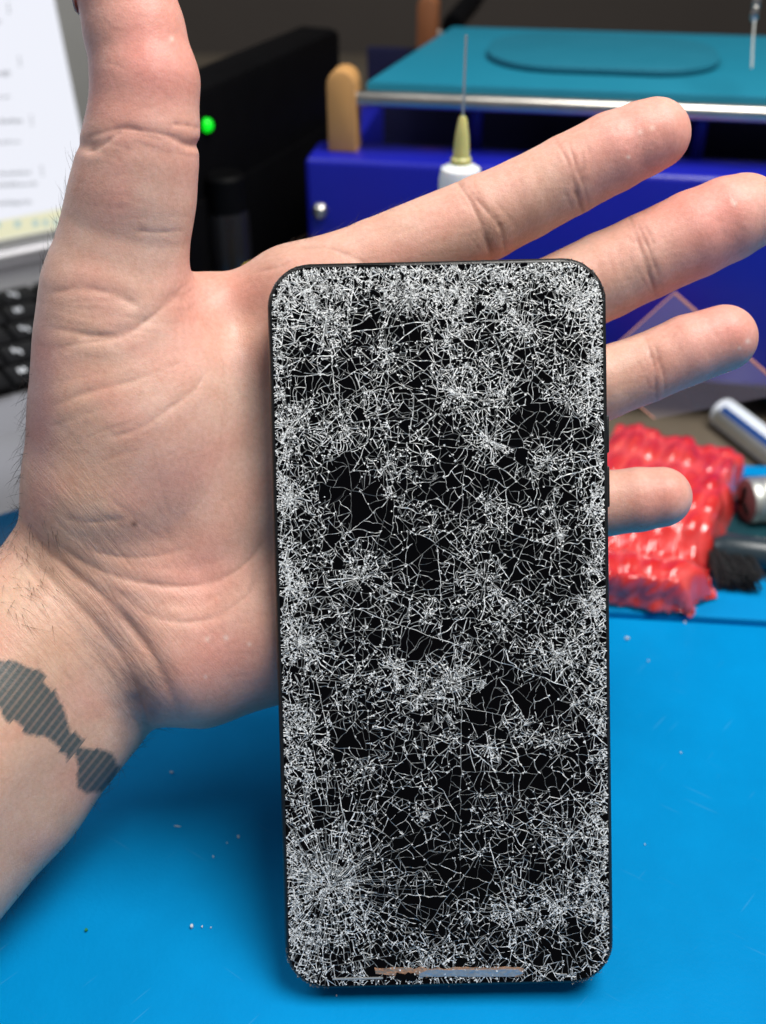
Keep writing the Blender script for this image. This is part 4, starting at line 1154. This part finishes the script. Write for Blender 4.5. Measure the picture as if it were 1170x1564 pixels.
ch = P(1152, -40, .40)
chn = empty('pull_chain', ch); tag(chn, 'shiny metal clip with a thin wire hanging at the top right', 'clip')
bm = bmesh.new()
for k in range(4):
    c = P(1162 - k * 3, -30 + k * 17, .40) - ch
    add_lathe(bm, c + Vector((0, 0, .003)), c - Vector((0, 0, .003)), [(0, .0006), (.25, .0016), (.75, .0016), (1, .0006)], 12)
obj('metal_links', bm, M_chrome, chn)
bm = bmesh.new(); add_tube(bm, [P(1153, 26, .40) - ch, P(1150, 60, .40) - ch, P(1148, 104, .40) - ch], .0004, 8); obj('thin_wire', bm, M_steel, chn)

# ------------------------------------------------------------------ RED BUBBLE WRAP pouch
def bubble_pouch():
    zt_ = .020
    A = G(1043, 944, 0); B = G(1158, 680, zt_); Cc = G(955, 628, zt_); Dp = G(800, 905, 0)
    A_t = G(1072, 890, .014); Dt = G(815, 865, .014)
    ctr = (A_t + B + Cc + Dt) / 4; ctr.z = 0
    n1_, n2_ = 120, 130
    vs, fc, bms = [], [], []
    rr = random.Random(3)
    def edge_w(s):                                   # uneven right outline
        return 0.004 * mnoise.noise(Vector((s * 6, 1.5, 0))) + .0030 * mnoise.noise(Vector((s * 34, 4, 0)))
    def S(s, t):                                     # s left->right, t front->back; top sheet
        f0 = Dt.lerp(A_t, s); b0 = Cc.lerp(B, s)
        front = f0; back = b0
        if t < .16:
            g_ = t / .16
            bottom = Dp.lerp(A, s); p = bottom.lerp(front, g_)
        else:
            p = front.lerp(back, (t - .16) / .84)
        # pillow
        e = min(s, 1 - s) ; p = p + Vector((0, 0, -.016 * math.exp(-(min(1 - s, 1) / .07) ** 2) - .012 * math.exp(-((1 - t) / .05) ** 2)))
        if s > .9: p = p + Vector((edge_w(t), 0, 0)) * ((s - .9) / .1)
        # notch where the sheet folds on the right
        k = math.exp(-((t - .27) / .05) ** 2) * max(0, s - .75) / .25
        p = p + (A - Dp).normalized() * (.006 * k) + Vector((0, 0, -.008 * math.exp(-((t - .36) / .06) ** 2)))
        p.z = max(p.z, .0012)
        return p
    for i in range(n1_ + 1):
        for j in range(n2_ + 1):
            s, t = i / n1_, j / n2_
            p = S(s, t); e = .004
            du = S(min(1, s + e), t) - S(max(0, s - e), t); dv_ = S(s, min(1, t + e)) - S(s, max(0, t - e))
            nn = du.cross(dv_); nn = nn.normalized() if nn.length > 0 else Vector((0, 0, 1))
            # hexagonal bubbles
            sx_, sy_ = s * 7.5, t * 8.6
            best_ = 9
            ry = round(sy_)
            for yy in (ry - 1, ry, ry + 1):
                xo = .5 * (yy % 2); xx = round(sx_ - xo) + xo
                best_ = min(best_, math.hypot(sx_ - xx, (sy_ - yy) * .95))
            fl = .55 + .45 * mnoise.noise(Vector((round(sx_) * 3.1, ry * 1.7, 0)))
            bub = max(0, 1 - (best_ / .43) ** 2) ** .5 * .0022 * fl
            cr_ = .0036 * abs(mnoise.noise(Vector((s * 3.0, t * 3.4, 5)))) + .0016 * abs(mnoise.noise(Vector((s * 8, t * 7, 2)))) + .0006 * abs(mnoise.noise(Vector((s * 17, t * 12, 9))))
            vs.append(p + nn * (bub + cr_ - .001) - ctr); bms.append(max(0.0, 1 - (best_ / .46) ** 4))
    for i in range(n1_):
        for j in range(n2_):
            a_ = i * (n2_ + 1) + j; fc.append((a_, a_ + n2_ + 1, a_ + n2_ + 2, a_ + 1))
    me = bpy.data.meshes.new('bubble_wrap'); me.from_pydata(vs, [], fc)
    me.attributes.new('bubble', 'FLOAT', 'POINT').data.foreach_set('value', bms)
    m, nt, b = new_mat('red_bubble_wrap'); L = nt.links
    tc = N(nt, 'ShaderNodeTexCoord'); no = N(nt, 'ShaderNodeTexNoise', Scale=60.0, Detail=3.0, Distortion=.8); L.new(tc.outputs['Object'], no.inputs['Vector'])
    cr = N(nt, 'ShaderNodeValToRGB'); cr.color_ramp.elements[0].position = .32; cr.color_ramp.elements[1].position = .72
    cr.color_ramp.elements[0].color = (.78, .030, .028, 1); cr.color_ramp.elements[1].color = (.92, .085, .07, 1)
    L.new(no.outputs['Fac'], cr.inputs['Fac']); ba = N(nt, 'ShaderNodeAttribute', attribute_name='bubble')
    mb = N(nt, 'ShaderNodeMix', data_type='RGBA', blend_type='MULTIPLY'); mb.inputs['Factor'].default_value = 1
    cb2 = N(nt, 'ShaderNodeValToRGB'); cb2.color_ramp.elements[0].color = (1, 1.35, 1.45, 1); cb2.color_ramp.elements[1].color = (.86, .62, .62, 1)  # bubble shade and lighter rims painted into the film colour
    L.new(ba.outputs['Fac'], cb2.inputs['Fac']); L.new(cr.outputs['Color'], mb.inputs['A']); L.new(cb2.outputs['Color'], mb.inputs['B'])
    L.new(mb.outputs['Result'], b.inputs['Base Color'])
    b.inputs['Roughness'].default_value = .16; b.inputs['Specular IOR Level'].default_value = .6; b.inputs['Coat Weight'].default_value = 1.0; b.inputs['Coat Roughness'].default_value = .03
    b.inputs['Subsurface Weight'].default_value = .35; b.inputs['Subsurface Scale'].default_value = .009; b.inputs['Subsurface Radius'].default_value = (1, .35, .35)
    n3 = N(nt, 'ShaderNodeTexNoise', Scale=120.0, Detail=4.0, Distortion=1.5); L.new(tc.outputs['Object'], n3.inputs['Vector'])
    b.inputs['Alpha'].default_value = .93
    bp = N(nt, 'ShaderNodeBump', Strength=.35, Distance=.0016); vv = N(nt, 'ShaderNodeTexVoronoi', Scale=110.0); mpv = N(nt, 'ShaderNodeMix', data_type='VECTOR')
    L.new(tc.outputs['Object'], mpv.inputs['A']); L.new(n3.outputs['Color'], mpv.inputs['B']); mpv.inputs['Factor'].default_value = .012
    L.new(mpv.outputs['Result'], vv.inputs['Vector'])
    ad = N(nt, 'ShaderNodeMath', operation='MULTIPLY_ADD'); ad.inputs[1].default_value = .8; L.new(vv.outputs['Distance'], ad.inputs[0]); L.new(n3.outputs['Fac'], ad.inputs[2])
    L.new(ad.outputs[0], bp.inputs['Height']); L.new(bp.outputs['Normal'], b.inputs['Normal'])
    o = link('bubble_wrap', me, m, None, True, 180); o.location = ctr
    tag(o, 'crumpled red antistatic bubble wrap pouch lying behind the phone', 'bubble wrap')
bubble_pouch()

# ------------------------------------------------------------------ battery, steel cylinder, brush, film, circuit boards
r_ = .0068
b0 = G(1102, 628, TZ + r_); b1 = G(1218, 718, TZ + r_)
bd = (b1 - b0).normalized(); b1 = b0 + bd * .052
bat = empty('battery', b0); tag(bat, 'white and blue cylindrical battery lying on the brown bench top', 'battery')
Lb = .052
bm = bmesh.new(); add_lathe(bm, Vector((0, 0, 0)), bd * Lb, [(0, r_ * .8), (.02, r_), (.98, r_), (1, r_ * .8)], 32); obj('wrapper', bm, M_battw, bat)
x_, y_ = frame_of(bd)
def band(name, a0_, a1_, t0, t1, m, rr):
    bm = bmesh.new(); n = 14; rows = []
    for k in range(n + 1):
        a_ = a0_ + (a1_ - a0_) * k / n
        rows.append([bm.verts.new(bd * (Lb * t) + (x_ * math.cos(a_) + y_ * math.sin(a_)) * rr) for t in (t0, t1)])
    for a_, b_ in zip(rows, rows[1:]): bm.faces.new((a_[0], a_[1], b_[1], b_[0]))
    obj(name, bm, m, bat)
# blue stripe on the viewer's side of the battery
vdir = (CAM - b0).normalized(); va = math.atan2(vdir.dot(y_), vdir.dot(x_)); zv = Vector((0, 0, 1)); za = math.atan2(zv.dot(y_), zv.dot(x_))
dsg = 1 if ((za - va + math.pi) % (2 * math.pi) - math.pi) > 0 else -1
band('blue_stripe', va - dsg * .05, va + dsg * .42, .10, .97, M_battb, r_ * 1.012)
band('silver_stripe', va - dsg * .95, va - dsg * .05, .06, .985, M_steel, r_ * 1.01)
bm = bmesh.new(); add_lathe(bm, -bd * .0012, bd * .001, [(0, r_ * .35), (.7, r_ * .4), (1, r_ * .7)], 20); obj('terminal', bm, M_steel, bat)

rs = .0090
c0 = G(1140, 765, rs + .001); c1 = G(1240, 757, rs + .001); cd = (c1 - c0).normalized()
sc = empty('steel_cylinder', c0); tag(sc, 'short polished steel cylinder with dark red end lying on the blue mat', 'cylinder')
bm = bmesh.new(); add_lathe(bm, Vector((0, 0, 0)), cd * .045, [(0, rs * .93), (.03, rs), (.08, rs), (.1, rs * .96), (.12, rs), (.97, rs), (1, rs * .9)], 36); obj('shell', bm, M_steel, sc)
bm = bmesh.new(); add_lathe(bm, -cd * .0012, cd * .002, [(0, rs * .55), (.3, rs * .9), (1, rs * .9)], 32); obj('end_cap', bm, M_red, sc)
x2, y2 = frame_of(cd); bm = bmesh.new()
for k in range(3):
    a_ = 2.09 * k + .4; d_ = x2 * math.cos(a_) + y2 * math.sin(a_)
    add_tube(bm, [d_ * rs * .1 - cd * .0016, d_ * rs * .62 - cd * .0016], .0008, 8)
obj('vent_marks', bm, M_black, sc)

t0 = G(1088, 838, .007); t1 = G(1235, 852, .007); td = (t1 - t0).normalized()
br = empty('esd_brush', Vector((t0.x, t0.y, 0))); tag(br, 'black bristle brush with dark glossy handle behind the red bubble wrap', 'brush')
off = Vector((t0.x, t0.y, 0))
bm = bmesh.new()
add_lathe(bm, t0 - off, t0 - off + td * .075, [(0, .0040), (.06, .0062), (.3, .0058), (.6, .0062), (.95, .006), (1, .004)], 20); obj('handle', bm, M_tool, br)
bm = bmesh.new()
hx = Vector((td.x, td.y, 0)).normalized(); hy = Vector((hx.y, -hx.x, 0))
rb = random.Random(5)
for k in range(260):
    s0 = rb.uniform(-.002, .012); l0 = rb.uniform(-.003, .003)
    p = t0 - off + hx * s0 + Vector((0, 0, l0)) + hy * .003
    tip = p + hy * rb.uniform(.010, .0135) + hx * (rb.uniform(-.002, .002) + .004) + Vector((0, 0, -.003 + rb.uniform(-.002, .002)))
    tip.z = max(tip.z, .0006)
    add_tube(bm, [p, p.lerp(tip, .5) + Vector((0, 0, .0008)), tip], .00022, 4)
obj('bristles', bm, M_bristle, br, smooth=False)

def flat_poly(name, px, zs, m, label, cat):
    ps = [G(u, v, z) for (u, v), z in zip(px, zs)]; c = sum(ps, Vector()) / len(ps); c.z = min(p.z for p in ps)
    bm = bmesh.new(); bm.faces.new([bm.verts.new(p - c) for p in ps]); bmesh.ops.recalc_face_normals(bm, faces=bm.faces)
    bmesh.ops.solidify(bm, geom=bm.faces, thickness=.0012)
    o = obj(name, bm, m, None, smooth=False); o.location = c; tag(o, label, cat); return o
flat_poly('circuit_board', [(1050, 600), (1090, 590), (1100, 618), (1060, 622)], [TZ + .003] * 4, M_pcb, 'small dark teal circuit board below the ring fingertip', 'circuit board')
flat_poly('circuit_board', [(1140, 585), (1230, 570), (1260, 640), (1185, 640)], [TZ + .003] * 4, M_pcb, 'dark teal circuit board beyond the white and blue battery', 'circuit board')
flat_poly('tool_tray', [(1085, 758), (1250, 735), (1260, 838), (1075, 838)], [.0025] * 4, M_pcb, 'dark teal flat tray under the steel cylinder', 'tray')

# clear pouch with orange seams leaning against the machine
fp = [P(905, 560, .385), P(1030, 447, .392), P(1205, 600, .378), P(1000, 640, .372)]
fc_ = fp[3].copy(); fc_.z = TZ
fpo = empty('film_pouch', fc_); tag(fpo, 'clear plastic pouch with thin orange seam between middle and ring fingers', 'pouch')
bm = bmesh.new(); bm.faces.new([bm.verts.new(p - fc_) for p in fp]); obj('film', bm, M_film, fpo, smooth=False)
for a_, b_ in ((0, 1), (1, 2), (3, 0)):
    bm = bmesh.new(); add_tube(bm, [fp[a_] - fc_, (fp[a_] + fp[b_]) / 2 - fc_, fp[b_] - fc_], .0005 if a_ == 1 else .00025, 8); obj('seam', bm, M_filmedge, fpo)

# ------------------------------------------------------------------ crumbs on the mat
flakes = [(958,976,11,5),(1046,951,7,4),(364,1279,6,5),(347,1288,3,3),(326,1309,3,3),(293,1416,6,6),(309,1416,3,3),(322,1417,3,3),(262,1180,9,3),(514,1521,3,3),(990,1010,3,3),(1160,830,5,4),(1040,1150,3,3),(985,1290,3,2),(270,1262,16,2)]
descs = ['largest white crumb on the mat below the red bubble wrap', 'white crumb on the mat beside the lower corner of the red bubble wrap', 'whitest crumb on the mat left of the phone', None]
rf = random.Random(9)
for i, (u, v, w, h) in enumerate(flakes):
    c = G(u, v, .0003); bm = bmesh.new(); s = w * .13 * mm / 2; s2 = h * .19 * mm / 2
    ring = [(s * math.cos(a) * rf.uniform(.6, 1.2), s2 * math.sin(a) * rf.uniform(.6, 1.2)) for a in [k * 2 * math.pi / 7 for k in range(7)]]
    add_prism(bm, ring, 0, rf.uniform(.4, .9) * max(.4, min(w, h) / 6) * mm)
    bmesh.ops.rotate(bm, verts=bm.verts, cent=(0, 0, 0), matrix=Matrix.Rotation(rf.uniform(-.2, .5), 3, 'Z'))
    o = obj('crumb', bm, M_flake, None, smooth=False); o.location = c
    lab = descs[i] if i < 3 else 'tiny pale speck of debris lying on the bright blue mat'
    tag(o, lab, 'crumb', 'crumbs scattered on the blue mat')
c = G(132, 1421, .0003); bm = bmesh.new(); add_prism(bm, [(.0004 * math.cos(k), .0004 * math.sin(k)) for k in range(6)], 0, .0004)
o = obj('crumb', bm, M_flakegreen, None, smooth=False); o.location = c; tag(o, 'tiny green speck on the blue mat under the forearm', 'crumb')

# ------------------------------------------------------------------ LIGHT
w = bpy.data.worlds.new('World'); scene.world = w; w.use_nodes = True
bg = w.node_tree.nodes['Background']; bg.inputs['Color'].default_value = (0.80, 0.87, 1.0, 1); bg.inputs['Strength'].default_value = 0.165
def area(name, loc, tgt, sx_, sy_, power, col):
    l = bpy.data.lights.new(name, 'AREA'); l.shape = 'RECTANGLE'; l.size = sx_; l.size_y = sy_; l.energy = power; l.color = col
    o = bpy.data.objects.new(name, l); COL.objects.link(o); o.location = loc
    o.rotation_euler = (Vector(tgt) - Vector(loc)).to_track_quat('-Z', 'Y').to_euler(); return o
area('bench_lamp', (0.26, 0.18, 0.80), (0.0, 0.18, 0.05), .48, .38, 9.3, (1.0, .965, .915))
area('fill_light', (-0.9, 0.5, 1.3), (0, .2, .05), .9, .6, 7, (.93, .96, 1.0))  # added fill lamp that softens shadows, no such source in view

# ------------------------------------------------------------------ CAMERA
cam = bpy.data.cameras.new('camera'); co = bpy.data.objects.new('camera', cam); COL.objects.link(co)
cam.sensor_fit = 'VERTICAL'; cam.sensor_height = 36.0; cam.lens = 18.0 / math.tan(R(26.0))
cam.clip_start = .01; cam.clip_end = 50
co.location = CAM; co.rotation_euler = (R(90) - PITCH, 0, 0)
cam.dof.use_dof = True; cam.dof.focus_distance = .2425; cam.dof.aperture_fstop = 10.5; cam.dof.aperture_blades = 0
scene.camera = co
scene.view_settings.view_transform = 'Standard'; scene.view_settings.look = 'None'; scene.view_settings.exposure = 0
scene.render.resolution_x = 766; scene.render.resolution_y = 1024
scene.cycles.use_denoising = True
scene.cycles.max_bounces = 8; scene.cycles.transparent_max_bounces = 8
print('H', H, 'tilt', math.degrees(tilt), 'yaw', math.degrees(lyaw), 'verts', len(V), 'pts', len(shards), 'ribbons', len(cf))
